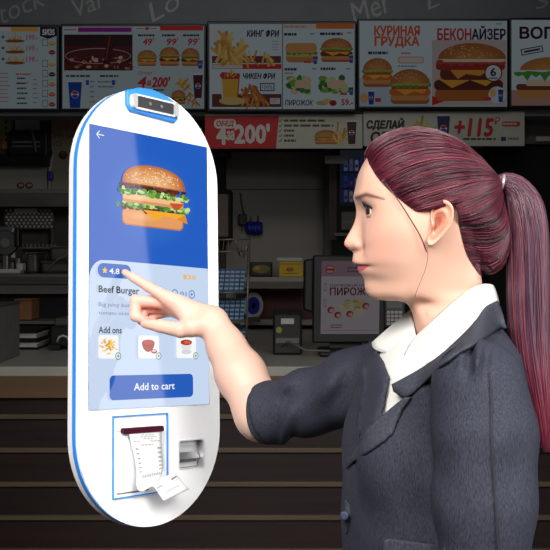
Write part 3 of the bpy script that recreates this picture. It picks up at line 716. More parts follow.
for y in (283, 299): c.frame(323.5, y, 326.5, y + 8, .6, (180, 120, 130))
bars(c, 331, 324.5, 346, 2, 2.4, 1.1, (150, 60, 80), 7); c.line([(324, 330.5), (378, 330.5)], .5, (150, 150, 160)); c.flush('lettering', M['board'], t)
r_ = random.Random(3)
for i in range(34): c.ell(r_.uniform(341, 366), r_.uniform(301, 310), r_.uniform(1.4, 3.4), r_.uniform(1, 2.2), ((222, 200, 130), (200, 170, 90), (236, 220, 170))[i % 3], n=10)
c.ell(353, 314, 12, 4, (226, 214, 200))
for cx, cy in ((338, 315), (350, 314), (366, 306), (331, 310)): c.ell(cx, cy, 3.6, 3.3, (190, 40, 66)); c.ell(cx + .8, cy + .6, 2.4, 2, (226, 190, 180))
c.flush('dessert_picture', M['board'], t)

t = thing('receipt_printer', 'black receipt printer with a round yellow sticker left of the till screen', 'printer', P(288, 350, 5.25))
obj('body', MB().pbox(272.8, 314, 302, 356, 5.15, 5.4, zmin=1.0005), M['black'], t, bevel=.012)
obj('lid', MB().pbox(273.5, 311.5, 303, 315, 5.17, 5.4), M['black_soft'], t, bevel=.01)
obj('paper_label', MB().pbox(281, 318.5, 294, 324, 5.146, 5.151), M['white_paint'], t)
c = Canvas(lambda x, y, l: P(x, y, 5.149 - l * .00002), .7); c.ell(279, 330, 3, 3.2, (170, 170, 70)); c.flush('round_sticker', M['print'], t)
obj('slot', MB().pbox(276, 338, 299, 343, 5.147, 5.151), M['grey'], t)
set_props(obj('cable', MB().tube([P(282, 346, 5.13), P(288, 341, 5.10), P(296, 345, 5.06), P(306, 350.5, 5.02), P(318, 350.5, 5.03), P(330, 351, 5.02)], .005), M['grey'], smooth=True), 'grey cable lying from the printer to the till screen foot', 'cable')

t = thing('pin_terminal', 'small grey payment terminal with keypad between the till screen and the woman', 'payment terminal', P(394, 355, 5.3))
obj('body', MB().pbox(384, 297, 405, 327, 5.24, 5.3), mat('terminal_grey', (92, 92, 94), .5), t, bevel=.01)
obj('screen', MB().pbox(387, 300, 402, 308, 5.236, 5.241), mat('terminal_lcd', (120, 128, 126), .3), t)
mb = MB()
for j in range(4):
    for i in range(4): 
        x, y = 387 + i * 4, 311 + j * 3.8
        obj('key', MB().pbox(x, y, x + 3, y + 2.6, 5.232, 5.241), M['white_paint'], t)
obj('stand', MB().pbox(392, 327, 398, 352, 5.26, 5.29).box((P(388, 0, 5.25)[0], 5.2, 1.0), (P(402, 0, 5.25)[0], 5.34, 1.012)), M['black'], t)

# drinks cooler and oven behind the woman's face
t = thing('drinks_cooler', 'dark drinks cooler with a blue lit can display behind the face', 'cooler', P(366, 345, 7.1))
x0, x1 = 333.5, 420
obj('cabinet', MB().pbox(x0, 149, x1, 330, 6.95, 7.19).box((P(x0, 0, 6.95)[0], 6.95, 1.0), (P(x1, 0, 6.95)[0], 7.11, P(0, 329, 6.95)[2])), M['black_soft'], t)
obj('hinge_post', MB().pbox(329, 150, 336.5, 240, 6.93, 6.96), mat('brown_post', (66, 48, 42), .6), t)
c = Canvas(lambda x, y, l: P(x, y, 6.949 - l * .00002), .10)
c.rect(340, 150, 400, 205, (52, 66, 110)); c.rect(340, 150, 400, 160, (70, 76, 96)); c.flush('display_panel', M['board'], t)
r_ = random.Random(2)
for row, (ya, yb) in enumerate(((158, 171), (176, 187), (190, 202))):
    for i in range(10):
        x = 344 + i * 5.4
        c.rrect(x, ya + (i % 3), x + 3.6, yb, 1.2, ((150, 170, 206), (60, 90, 190), (120, 140, 190), (40, 60, 160), (180, 190, 210))[(i * 2 + row) % 5]); c.rect(x + .6, (ya + yb) / 2, x + 3, (ya + yb) / 2 + 3, ((40, 50, 140), (190, 80, 100), (30, 40, 120))[i % 3])
    c.rect(341, yb + .8, 400, yb + 2, (24, 28, 50))
c.flush('can_picture', M['board'], t)
obj('label_plate', MB().pbox(325, 155.5, 347.5, 163.5, 6.9, 6.93), M['white_paint'], t)
obj('lower_door', MB().pbox(341, 211.5, 410, 230.5, 6.93, 6.952), M['steel_dark'], t, bevel=.006)
obj('ledge', MB().pbox(334, 233, 412, 236, 6.9, 6.952), M['steel_dark'], t)

t = thing('black_fridge', 'tall black fridge behind the ponytail at the right edge', 'fridge', P(520, 420, 7.0) * np.array([1, 1, 0]))
obj('cabinet', MB().box((P(489, 0, 6.85)[0], 6.85, 0), (P(640, 0, 6.85)[0], 7.39, P(0, 146, 6.85)[2])), M['black_soft'], t)
obj('door', MB().box((P(491, 0, 6.8)[0], 6.82, .1), (P(600, 0, 6.8)[0], 6.849, P(0, 148, 6.8)[2])), M['black_soft'], t, bevel=.01)
obj('handle', MB().pbox(545, 252, 548, 300, 6.78, 6.81).pbox(545, 254, 548, 257, 6.8, 6.82).pbox(545, 295, 548, 298, 6.8, 6.82), M['grey'], t)
obj('label_rail', MB().pbox(536, 136.5, 600, 141, 6.79, 6.819), M['white_paint'], t)
# ------------------------------------------------------------------ the self-service kiosk
KT = np.array([-0.21631, 1.74976, HC - 0.016895])
Kyaw, Kpit, Krol = 0.82128488, -0.08438461, 0.0666915
KR = np.array(Matrix.Rotation(Kyaw, 3, 'Z') @ Matrix.Rotation(Kpit, 3, 'X') @ Matrix.Rotation(Krol, 3, 'Y'))
KN = -KR[:, 1]                                            # outward normal of the screen
def K(u, d, v): return KT + KR @ np.array([u, d, v])      # u right, d into the kiosk, v up
def kloc(x, y, d=0.0):
    r = np.array([(x - CX) / FPX, 1, -(y - HY) / FPX]); n = KR[:, 1]; o = KT - np.array([0, 0, HC])
    s = (n @ (o + n * d)) / (n @ r); return KR.T @ (s * r - o)
white = mat('kiosk_white', (250, 250, 251), .35, noise=.01, nscale=4)
rearw = mat('kiosk_rear_white', (240, 235, 236), .45, noise=.02, nscale=4)
kblue = mat('kiosk_blue', (56, 146, 240), .35, noise=.02, nscale=4)
dglass = mat('scanner_glass', (58, 58, 60), .2, noise=.05)
silver = mat('silver_plastic', (206, 206, 208), .3, metal=.35, noise=.03)
darkm = mat('slot_maroon', (64, 6, 30), .5, spec=.15, noise=.05)
traym = mat('tray_metal', (176, 178, 180), .35, metal=.55, noise=.08)
scr = colattr_mat('touch_screen', .04, emission=1.0, base=False, spec=.5)
inkm = colattr_mat('kiosk_ink', .5)
ks = thing('order_kiosk', 'tall white self-service order kiosk with rounded ends, blue rim and burger screen', 'kiosk', K(0, .016, -.44))
def stadium(r, top, bot, n=40, c=.0030):
    a = [(c + r * math.cos(t), top - r + r * math.sin(t)) for t in np.linspace(0, math.pi, n)]
    b = [(c + r * math.cos(t), bot + r + r * math.sin(t)) for t in np.linspace(math.pi, 2 * math.pi, n)]
    return a + b
slot_hole = []
for cx, cy, a in ((.114, -.305, 0), (.066, -.305, 90), (.066, -.343, 180), (.114, -.343, 270)):
    slot_hole += [(cx + .0045 * math.cos(math.radians(a + 22.5 * i)), cy + .0045 * math.sin(math.radians(a + 22.5 * i))) for i in range(5)]
obj('front_shell', MB().prism(stadium(.1583, .3215, -.4395), [slot_hole], K, 0.0, .004), white, ks)
obj('blue_rim', MB().prism(stadium(.1590, .3222, -.4402), [slot_hole], K, .004, .0135), kblue, ks)
obj('rear_shell', MB().prism(stadium(.1590, .3222, -.4402), [], K, .0135, .0255), rearw, ks, bevel=.004)
obj('mounting_plate', MB().prism([(-.07, -.14), (.07, -.14), (.07, .1), (-.07, .1)], [], K, .0255, .04), M['steel_dark'], ks, bevel=.003)

# scanner window at the top
def rr(x0, y0, x1, y1, r, n=8):
    return [(cx + r * math.cos(math.radians(a + 90 * i / n)), cy + r * math.sin(math.radians(a + 90 * i / n)))
            for cx, cy, a in ((x1 - r, y1 - r, 0), (x0 + r, y1 - r, 90), (x0 + r, y0 + r, 180), (x1 - r, y0 + r, 270)) for i in range(n + 1)]
cam = obj('scanner_surround', MB().prism([(-.0585, .283), (-.050, .2735), (.052, .2700), (.0595, .278), (.0595, .306), (.030, .318), (0, .3225), (-.03, .3198), (-.0585, .3105)], [], K, -.006, .01), kblue, ks, bevel=.003)
obj('scanner_bezel', MB().prism(rr(-.0525, .279, .0545, .3055, .009), [], K, -.011, -.004), white, cam, bevel=.002)
obj('scanner_glass', MB().prism(rr(-.040, .2825, .043, .302, .002), [], K, -.0125, -.010), dglass, cam)
for u0, u1 in ((-.051, -.0415), (.0445, .053)):
    obj('end_cap', MB().prism(rr(u0, .280, u1, .3045, .0045), [], K, -.015, -.010), silver, cam, bevel=.002, smooth=False)
for u in (-.012, .014):
    obj('lens', MB().tube([K(u, -.0135, .292), K(u, -.012, .292)], .0030, 20), mat('lens_grey', (120, 120, 122), .3), cam)

# the touch screen (lit display)
sc = obj('touch_screen', MB().prism([(-.1339, -.238), (.1339, -.238), (.1339, .238), (-.1339, .238)], [], K, -.0012, .001), mat('screen_edge', (30, 60, 140), .2), ks)
ck = Canvas(lambda u, v, l: K(u, -.0014 - l * .000006, v), 1.0, True)
BL, CARD, TXT, GRY = (30, 92, 192), (198, 215, 240), (30, 34, 42), (112, 122, 142)
def kr(c, u0, v0, u1, v1, col): c.rect(u0, v0, u1, v1, col)
ck.rect(-.1339, -.238, .1339, .238, CARD); ck.flush('card_background', scr, ks)
pts = [(-.1339, -.028)]
for i in range(9):
    a = math.radians(180 - 10 * i); pts.append((-.104 + .030 * math.cos(a), -.024 + .034 * math.sin(a)))
pts += [(-.085, .0105), (.1339, .0095), (.1339, .238), (-.1339, .238)]
ck.poly(pts, BL); 
ck.ell(0, .12, .105, .085, (60, 118, 208), col2=BL, n=48)
ck.flush('picture_background', scr, ks)
def ktext(t, u0, v0, u1, v1, col, **k):
    V, F = text_geo(t); lo, hi = V.min(0), V.max(0); q = (V - lo) / (hi - lo)
    ck.put_text(np.c_[u0 + q[:, 0] * (u1 - u0), v0 + q[:, 1] * (v1 - v0)], F, col, k.get('bold', 0) * 2.2 * (v1 - v0))
ck.line([(-.1195, .2225), (-.104, .2225)], .0017, (230, 240, 252)); ck.line([(-.1195, .2225), (-.1135, .2290)], .0017, (230, 240, 252)); ck.line([(-.1195, .2225), (-.1135, .2160)], .0017, (230, 240, 252))
ck.flush('back_arrow', scr, ks)

# burger picture: two patties, lettuce, cheese, seeded bun (drawn with v upwards)
def arcshape(cx, cy, rx, ry, a0, a1, n=30): return [(cx + rx * math.cos(t), cy + ry * math.sin(t)) for t in np.radians(np.linspace(a0, a1, n))]
U0, U1 = -.0755, .0835; um = .004
def band(v0, v1, ins, col, r=.004, col2=None): ck.rrect(U0 + ins, v0, U1 - ins, v1, r, col)
r_ = random.Random(12)
band(.0740, .104, .010, (206, 122, 62), .010); band(.0765, .1045, .012, (228, 156, 96), .009); ck.ell(-.02, .092, .045, .010, (240, 180, 124), col2=(228, 156, 96))
def crumbs(v0, v1, cols, n, rx=(.003, .007), ry=(.002, .0045), ins=.006):
    for i in range(n): ck.ell(r_.uniform(U0 + ins, U1 - ins), r_.uniform(v0, v1), r_.uniform(*rx), r_.uniform(*ry), cols[i % len(cols)], n=9)
crumbs(.101, .111, ((96, 46, 28), (124, 64, 40), (70, 32, 20)), 60, ins=.010)
ck.poly([(-.02, .104), (.078, .1045), (.084, .088), (.066, .092), (.050, .0965), (.028, .097), (.008, .087)], (244, 172, 44)); ck.poly([(.078, .1045), (.084, .088), (.058, .094)], (226, 140, 30))
crumbs(.107, .116, ((86, 142, 42), (140, 186, 74), (196, 220, 150), (62, 110, 30)), 80, ins=-.002)
band(.114, .131, .010, (222, 148, 92), .005); band(.119, .131, .011, (240, 190, 140), .005); ck.ell(-.02, .126, .04, .006, (248, 208, 166), col2=(240, 190, 140))
ck.poly([(.040, .122), (.076, .124), (.064, .114), (.052, .110)], (200, 84, 40))
crumbs(.129, .134, ((86, 142, 42), (140, 186, 74), (196, 220, 150), (62, 110, 30), (112, 166, 60)), 80, ins=.0)
crumbs(.137, .145, ((92, 42, 26), (118, 58, 36), (70, 30, 20)), 60, ins=.008)
crumbs(.130, .138, ((120, 172, 64), (206, 226, 160), (80, 132, 40)), 34, ins=.001)
bun = [(U0 + .009, .146)] + [(um + .071 * math.cos(t) * (1 if math.cos(t) < 0 else 1.02), .146 + .0375 * math.sin(t) ** .72) for t in np.linspace(math.pi, 0, 40) if 0 < t < math.pi] + [(U1 - .006, .146)]
bun = [p for p in bun if not isinstance(p[1], complex)]
ck.poly(bun, (168, 96, 50))
for s, cl in ((.95, (190, 114, 62)), (.86, (210, 134, 78)), (.70, (222, 152, 96)), (.5, (232, 170, 116))): ck.poly([(um + (p[0] - um) * s - .002, .148 + (p[1] - .146) * s) for p in bun], cl)
for _ in range(150):
    t = math.radians(r_.uniform(8, 172)); q = r_.uniform(.1, .95)
    u, v = um + .070 * q * math.cos(t), .150 + .032 * q * math.sin(t)
    ck.ell(u, v, .0017, .0011, ((250, 226, 180), (240, 206, 150), (226, 184, 122))[_ % 3], n=6)
ck.flush('burger_picture', scr, ks)

ck.rrect(-.1185, -.0195, -.0485, .0045, .0115, (44, 100, 190)); ck.flush('rating_pill', scr, ks)
st = []
for i in range(10):
    a = math.pi / 2 + i * math.pi / 5; q = .0062 if i % 2 == 0 else .0027; st.append((-.104 + q * math.cos(a), -.0078 + q * math.sin(a)))
ck.poly(st, (250, 196, 60)); ktext('4.8', -.0945, -.0125, -.0735, -.0035, (244, 248, 255), bold=.012)
ktext('$20', .070, -.0135, .1005, -.0050, (236, 180, 24), bold=.02)
ktext('Beef Burger', -.1165, -.0482, -.031, -.0335, TXT, bold=.012)
ktext('Big juicy burger with cheese', -.1165, -.0700, .0335, -.0612, GRY); ktext('tomato onions and special', -.1165, -.0835, .0160, -.0755, GRY)
ktext('Add ons', -.1165, -.1125, -.0690, -.1015, TXT, bold=.01)
ck.flush('lettering', scr, ks)
for cx, s in ((.050, '-'), (.0905, '+')):
    ck.ring(cx, -.0400, .0075, .0075, .0014, (36, 84, 170)); ck.rect(cx - .0032, -.0407, cx + .0032, -.0393, (36, 84, 170))
    if s == '+': ck.rect(cx - .0007, -.0432, cx + .0007, -.0368, (36, 84, 170))
ktext('01', .063, -.0435, .0775, -.0358, (36, 84, 170)); ck.flush('quantity_buttons', scr, ks)
for i, (u0, u1) in enumerate(((-.1170, -.0755), (-.0335, .0125), (.0525, .0995))):
    ck.rrect(u0, -.1545, u1, -.1155, .005, (246, 248, 252)); ck.flush('add_on_tile', scr, ks)
    cu = (u0 + u1) / 2; cv = -.1335
    if i == 0:
        for k in range(70): ck.ell(cu + r_.gauss(0, .0075), cv + r_.gauss(0, .0062), .0026, .0012, ((240, 186, 50), (226, 160, 30), (250, 210, 100))[k % 3], n=8)
    elif i == 1:
        ck.poly([(cu - .015, cv + .006)] + arcshape(cu - .001, cv + .006, .014, .016, 180, 360) , (168, 74, 58)); ck.ell(cu - .001, cv + .006, .014, .0052, (150, 52, 40)); ck.ell(cu - .001, cv + .006, .012, .004, (196, 74, 54))
        ck.ell(cu + .012, cv - .009, .007, .004, (190, 60, 54)); ck.ell(cu + .012, cv - .008, .005, .0022, (226, 200, 190))
    else:
        ck.poly(arcshape(cu, cv + .006, .013, .017, 180, 360), (228, 228, 226)); ck.ell(cu, cv - .010, .012, .004, (214, 216, 216)); ck.ell(cu, cv + .007, .0135, .005, (150, 30, 24)); ck.ell(cu, cv + .007, .011, .0034, (196, 50, 34))
        for k in range(10): ck.ell(cu + r_.uniform(-.009, .009), cv + .007 + r_.uniform(-.002, .002), .0016, .0012, (230, 120, 80), n=6)
    ck.flush('add_on_picture', scr, ks)
    ck.ell(u1 - .001, -.1505, .0062, .0062, (230, 242, 236)); ck.ring(u1 - .001, -.1505, .0062, .0062, .0013, (34, 110, 74)); ck.rect(u1 - .0036, -.1512, u1 + .0016, -.1498, (34, 110, 74)); ck.rect(u1 - .0017, -.1531, u1 - .0003, -.1479, (34, 110, 74)); ck.flush('add_on_mark', scr, ks)
ck.rrect(-.0945, -.2235, .0915, -.1825, .008, (34, 92, 186)); ck.flush('cart_button', scr, ks)
ktext('Add to cart', -.043, -.2085, .0475, -.1965, (236, 242, 252), bold=.012); ck.flush('lettering', scr, ks)

# receipt bay
fr = [(-.0858, -.3858), (.0346, -.3840), (.0346, -.2490), (-.0858, -.2495)]
fi = [(-.0837, -.3837), (.0325, -.3819), (.0325, -.2511), (-.0837, -.2516)]
bay = obj('printer_frame', MB().prism(fr, [fi], K, -.003, .002), kblue, ks)
ci = Canvas(lambda u, v, l: K(u, -.0006 - l * .000006, v), 1.0, True)
ci.line([(-.076, -.275), (-.076, -.3775)], .0009, (196, 194, 196)); ci.line([(-.076, -.275), (.0265, -.275)], .0009, (176, 150, 150)); ci.line([(.0265, -.275), (.0265, -.35)], .0009, (196, 194, 196)); ci.line([(-.076, -.3778), (-.008, -.3770)], .0022, (112, 100, 92))
for u in (-.040, -.003):
    ci.ring(u, -.2618, .0046, .0050, .0006, (206, 206, 210)); ci.line([(u - .002, -.2618), (u + .002, -.2618)], .0006, (206, 206, 210)); ci.line([(u, -.2600), (u, -.2640)], .0006, (206, 206, 210))
for u in (-.026, -.016): ci.ell(u, -.263, .0012, .0012, (190, 190, 196), n=8)
ci.flush('printed_symbols', inkm, ks)
obj('paper_slot', MB().prism(rr(-.0675, -.2800, .0195, -.2705, .003), [], K, -.009, .001), darkm, ks, bevel=.0015)

# card tray recess
mb = MB()
u0, u1, v0, v1, dp = .0618, .1182, -.3472, -.3008, .0235
hole = slot_hole
n = len(hole); mb.add([K(p[0], .0002, p[1]) for p in hole] + [K(p[0] * .97 + .0027, dp, p[1] * .97 - .0097) for p in hole], [(i, i + n, (i + 1) % n + n, (i + 1) % n) for i in range(n)] + [tuple(range(n, 2 * n))])
ct_ = obj('card_tray', mb, traym, ks)
obj('tray_bezel', MB().prism([(.0900 + (p[0] - .09) * 1.07, -.324 + (p[1] + .324) * 1.08) for p in hole], [hole], K, -.0015, .001), silver, ct_)
obj('tray_lip', MB().prism([(.0625, -.3385), (.109, -.3385), (.109, -.3335), (.0625, -.3335)], [], K, .006, .023), mat('tray_dark', (84, 84, 86), .4, metal=.5), ct_)
obj('tray_slope', MB().add([K(.0625, .022, -.3080), K(.1165, .022, -.3080), K(.1165, .006, -.3330), K(.0625, .006, -.3330), K(.0625, .0225, -.3330), K(.1165, .0225, -.3330)], [(0, 1, 2, 3), (3, 2, 5, 4), (0, 3, 4), (1, 5, 2)]), traym, ct_)
obj('tray_ledge', MB().prism([(.0625, -.3110), (.1165, -.3110), (.1165, -.3050), (.0625, -.3050)], [], K, .012, .023), silver, ct_)

# the receipt
def KP(x, y, d): q = kloc(x, y, d); return K(q[0], d, q[2])
secs = [(128.5, 431.5, 161.5, 430.5, -.0065), (130.5, 440, 161.8, 439, -.0085), (133.5, 452, 162.2, 450, -.0105), (136, 464, 163, 461, -.0130), (136.8, 475, 163, 470, -.0170), (136.4, 484, 160.5, 477, -.023),
        (138.5, 490, 157.5, 481, -.030), (143, 491, 160, 480, -.037), (149, 487.5, 167, 476, -.043), (153.5, 486.5, 174.5, 472.5, -.047), (158, 493, 181, 480, -.050), (164, 501.5, 189.5, 489, -.052)]
rows = []
for j in np.linspace(0, len(secs) - 1, 45):
    i = min(int(j), len(secs) - 2); f = j - i
    p0, p1, p2, p3 = (np.array(secs[max(i - 1, 0)]), np.array(secs[i]), np.array(secs[i + 1]), np.array(secs[min(i + 2, len(secs) - 1)]))
    s = .5 * (2 * p1 + (p2 - p0) * f + (2 * p0 - 5 * p1 + 4 * p2 - p3) * f * f + (3 * p1 - p0 - 3 * p2 + p3) * f ** 3)
    rows.append((KP(s[0], s[1], s[4]), KP(s[2], s[3], s[4] + .0005)))
V = []; n = 9
for L, R in rows:
    for k in range(n): V.append(L + (R - L) * k / (n - 1))
F = [(i * n + k, i * n + k + 1, (i + 1) * n + k + 1, (i + 1) * n + k) for i in range(len(rows) - 1) for k in range(n - 1)]
rc = thing('receipt', 'long white printed receipt curling out of the maroon slot on the kiosk', 'receipt', rows[0][0])
paper = mat('receipt_paper', (226, 226, 226), .7, noise=.02)
po = obj('paper', MB().add(V, F), paper, rc, smooth=True, recalc=False)
sd = po.modifiers.new('thickness', 'SOLIDIFY'); sd.thickness = .0006; sd.offset = 0
def on(s, t):
    j = s * (len(rows) - 1); i = min(int(j), len(rows) - 2); f = j - i
    L = rows[i][0] * (1 - f) + rows[i + 1][0] * f; R = rows[i][1] * (1 - f) + rows[i + 1][1] * f
    return L + (R - L) * t + KN * .0009 + np.array([0, -.0004, 0])
ink = MB()
def inkbar(s0, s1, t0, t1, g=150): ink.add([on(s0, t0), on(s0, t1), on(s1, t1), on(s1, t0)], [(0, 1, 2, 3)], lin((g, g, g)))
for s, t0, t1 in ((.045, .35, .75), (.062, .3, .82), (.079, .4, .7), (.10, .08, .3), (.10, .62, .92), (.13, .3, .7)):
    q = t0
    while q < t1: inkbar(s, s + .007, q, min(q + .09, t1), 158); q += .115
for i in range(6):
    s = .155 + i * .036; inkbar(s, s + .012, .08, .18, 160); inkbar(s, s + .014, .82, .96, 150)
for s in (.375, .388, .40):
    q = .2
    while q < .93: inkbar(s, s + .008, q, q + .07, 150); q += .09
inkbar(.855, .866, .06, .30, 150); inkbar(.855, .868, .70, .93, 96); inkbar(.885, .889, .0, 1, 200); inkbar(.93, .936, .25, .8, 190)
obj('printed_lines', ink, inkm, rc, col=True, recalc=False)
# ------------------------------------------------------------------ implicit surfaces
def smin(a, b, k):
    h = np.clip(.5 + .5 * (b - a) / k, 0, 1); return b * (1 - h) + a * h - k * h * (1 - h)
def cone(X, a, b, ra, rb, sq=None):
    a = np.asarray(a, float); b = np.asarray(b, float); d = b - a
    t = np.clip(((X - a) @ d) / (d @ d), 0, 1)
    return np.linalg.norm(X - a - t[:, None] * d, axis=1) - (ra + (rb - ra) * t)
def chain(X, pts, rad, k=.004):
    o = None
    for i in range(len(pts) - 1):
        c = cone(X, pts[i], pts[i + 1], rad[i], rad[i + 1]); o = c if o is None else smin(o, c, k)
    return o
def surfnets(f, lo, hi, h, B=8):
    lo = np.asarray(lo, float); nb = np.ceil((np.asarray(hi) - lo) / (h * B)).astype(int); N = nb * B
    D = np.empty(N + 1, np.float32)
    gx = [lo[i] + np.arange(N[i] + 1) * h for i in range(3)]
    bc = np.stack(np.meshgrid(*[lo[i] + (np.arange(nb[i]) + .5) * B * h for i in range(3)], indexing='ij'), -1).reshape(-1, 3)
    dv = f(bc); act = np.abs(dv) < B * h * 1.25
    D[:] = 1
    idx = np.stack(np.meshgrid(*[np.arange(n) for n in nb], indexing='ij'), -1).reshape(-1, 3)
    for (i, j, k), v in zip(idx[~act], dv[~act]):
        if v < 0: D[i * B:(i + 1) * B + 1, j * B:(j + 1) * B + 1, k * B:(k + 1) * B + 1] = -1
    L = np.arange(B + 1)
    off = np.stack(np.meshgrid(L, L, L, indexing='ij'), -1).reshape(-1, 3)
    A = idx[act]
    for s in range(0, len(A), 400):
        ii = (A[s:s + 400, None, :] * B + off[None]).reshape(-1, 3)
        v = f(lo + ii * h); D[ii[:, 0], ii[:, 1], ii[:, 2]] = v
    S = D < 0
    c = [S[a:N[0] + a, b:N[1] + b, d:N[2] + d] for a in (0, 1) for b in (0, 1) for d in (0, 1)]
    sm = sum(x.astype(np.int8) for x in c)
    cells = np.argwhere((sm > 0) & (sm < 8))
    vid = -np.ones(tuple(N), np.int64); vid[cells[:, 0], cells[:, 1], cells[:, 2]] = np.arange(len(cells))
    acc = np.zeros((len(cells), 3)); cnt = np.zeros(len(cells))
    co = [(a, b, d) for a in (0, 1) for b in (0, 1) for d in (0, 1)]
    for p in range(8):
        for q in range(p + 1, 8):
            if sum(abs(np.subtract(co[p], co[q]))) != 1: continue
            P0 = cells + co[p]; P1 = cells + co[q]
            d0 = D[P0[:, 0], P0[:, 1], P0[:, 2]]; d1 = D[P1[:, 0], P1[:, 1], P1[:, 2]]
            m = (d0 < 0) != (d1 < 0)
            t = np.clip(d0[m] / (d0[m] - d1[m]), 0, 1)[:, None]
            acc[m] += P0[m] + t * (P1[m] - P0[m]); cnt[m] += 1
    V = lo + acc / cnt[:, None] * h
    F = []
    for ax in range(3):
        sl0 = [slice(0, N[i]) for i in range(3)]; sl1 = [slice(0, N[i]) for i in range(3)]
        sl0[ax] = slice(0, N[ax]); sl1[ax] = slice(1, N[ax] + 1)
        a = S[tuple(sl0)]; b = S[tuple(sl1)]
        e = np.argwhere(a != b); u, w = (ax + 1) % 3, (ax + 2) % 3
        e = e[(e[:, u] > 0) & (e[:, w] > 0)]
        if not len(e): continue
        du = np.zeros(3, int); du[u] = 1; dw = np.zeros(3, int); dw[w] = 1
        g = lambda q: vid[q[:, 0], q[:, 1], q[:, 2]]
        quad = np.stack([g(e - du - dw), g(e - dw), g(e), g(e - du)], 1)
        fl = a[e[:, 0], e[:, 1], e[:, 2]]
        quad[~fl] = quad[~fl][:, ::-1]
        F.append(quad[(quad >= 0).all(1)])
    return V, np.concatenate(F)
def laplace(V, F, it=1, lam=.5):
    F = np.asarray(F)
    for _ in range(it):
        acc = np.zeros_like(V); cnt = np.zeros(len(V))
        for k in range(F.shape[1]):
            a, b = F[:, k], F[:, (k + 1) % F.shape[1]]
            np.add.at(acc, a, V[b]); np.add.at(acc, b, V[a]); np.add.at(cnt, a, 1); np.add.at(cnt, b, 1)
        V = V + lam * (acc / np.maximum(cnt, 1)[:, None] - V)
    return V
def catmull(keys, n):
    K_ = np.asarray(keys, float); out = []
    for j in np.linspace(0, len(K_) - 1, n):
        i = min(int(j), len(K_) - 2); f = j - i
        p0, p1, p2, p3 = K_[max(i - 1, 0)], K_[i], K_[i + 1], K_[min(i + 2, len(K_) - 1)]
        out.append(.5 * (2 * p1 + (p2 - p0) * f + (2 * p0 - 5 * p1 + 4 * p2 - p3) * f * f + (3 * p1 - p0 - 3 * p2 + p3) * f ** 3))
    return np.array(out)
def inpoly(P2, poly):
    x, y = P2[:, 0], P2[:, 1]; r = np.zeros(len(P2), bool); n = len(poly)
    for i in range(n):
        (x0, y0), (x1, y1) = poly[i], poly[(i + 1) % n]
        m = ((y0 > y) != (y1 > y)); xx = x0 + (y - y0) * (x1 - x0) / (y1 - y0 + 1e-12); r ^= m & (x < xx)
    return r
def sstep(x, a, b): t = np.clip((x - a) / (b - a), 0, 1); return t * t * (3 - 2 * t)
def photo(V): return np.c_[CX + FPX * V[:, 0] / V[:, 1], HY - FPX * (V[:, 2] - HC) / V[:, 1]]
# ------------------------------------------------------------------ the woman
YH, S_ = 1.30, .00130                   # head mid-plane depth, metres per reading at that depth
def W(x, y, l): return np.stack([(np.asarray(x) - CX) * S_, YH + np.asarray(l) * S_, HC - (np.asarray(y) - HY) * S_], -1)
woman = thing('person', 'woman with dark red ponytail in dark blazer pointing at the kiosk screen', 'person', (.21, 1.30, 0))
# ---- head and neck: rings from the crown down, front point on the profile, back point on the nape
#      Fx    Fy    Bx    By    w   base  sig
keys = [(424, 134.8, 428, 134.8, 4, 424, 10), (406, 136, 446, 139.5, 24, 406, 10), (386, 142.5, 460, 149, 37, 386, 10), (373, 151, 472, 160, 45, 373, 10),
 (366.6, 158, 480, 168, 49, 366.6, 10), (361.8, 166.5, 486, 176, 52, 361.8, 10), (358, 175.5, 489, 184, 54, 358, 10), (355.5, 187, 491, 193, 55.5, 355.5, 10),
 (354.1, 195, 491, 199.5, 56, 354.5, 10), (354.2, 200, 493.5, 203, 56, 355.5, 8), (355.8, 207, 492, 209, 56, 358.5, 7), (356.2, 213, 490.5, 214, 55.5, 360, 7),
 (355.4, 218.5, 489, 219, 55, 360.5, 7), (353, 225.5, 487, 225, 54.5, 360.5, 7.3), (349, 233, 485, 232, 54, 360.3, 8.2), (345.6, 239, 483, 238, 53, 360, 9.2),
 (344.2, 243, 482, 242, 52.5, 360, 9.8), (345.0, 246, 481, 246, 52, 360, 10), (348, 248.8, 480.5, 249, 51.5, 359.8, 9.5), (351.5, 251, 480, 251.5, 51, 359.2, 9),
 (353.2, 253.5, 479.5, 254, 50.5, 358.6, 9.5), (352.8, 257.5, 479, 258, 49.5, 358, 12), (352.4, 261, 479, 261, 48.7, 357.8, 15), (353.8, 263.6, 479, 263, 48, 358.2, 16.5),
 (357.4, 265.4, 479, 265, 47.5, 359.6, 17), (357.4, 267.3, 479, 266, 47, 360.4, 16.5), (357.8, 270, 479, 268, 46, 361, 15.5), (359.4, 273, 479, 270, 45, 362, 14.5),
 (362.3, 276.3, 479.5, 272, 43.5, 364.3, 14), (364.2, 280, 480, 274, 42, 367.5, 15), (364.6, 284, 480, 276, 40.5, 369.5, 16), (365, 288.5, 480.5, 279, 39, 371, 16),
 (367, 293.5, 481, 282, 38, 373, 16), (371, 297.6, 481.5, 285, 37.5, 376, 16), (378, 299.8, 482, 288, 37.5, 382, 16), (389, 300.6, 483, 292, 37, 391, 14),
 (400, 301.2, 484, 297, 37, 400, 12), (407.5, 304.5, 485, 302, 37, 407.5, 12), (411.5, 311, 486, 309, 37.5, 411.5, 12), (414, 320, 488, 318, 39, 414, 12),
 (417, 334, 492, 332, 42, 417, 12), (421, 350, 498, 352, 46, 421, 12), (426, 372, 502, 376, 50, 426, 12)]
rows = catmull(keys, 230)
def smooth_cols(R, cols, s):
    k = np.exp(-.5 * (np.arange(-3 * s, 3 * s + 1) / s) ** 2); k /= k.sum()
    for c in cols:
        p = np.r_[[R[0, c]] * (3 * s), R[:, c], [R[-1, c]] * (3 * s)]; R[:, c] = np.convolve(p, k, 'valid')
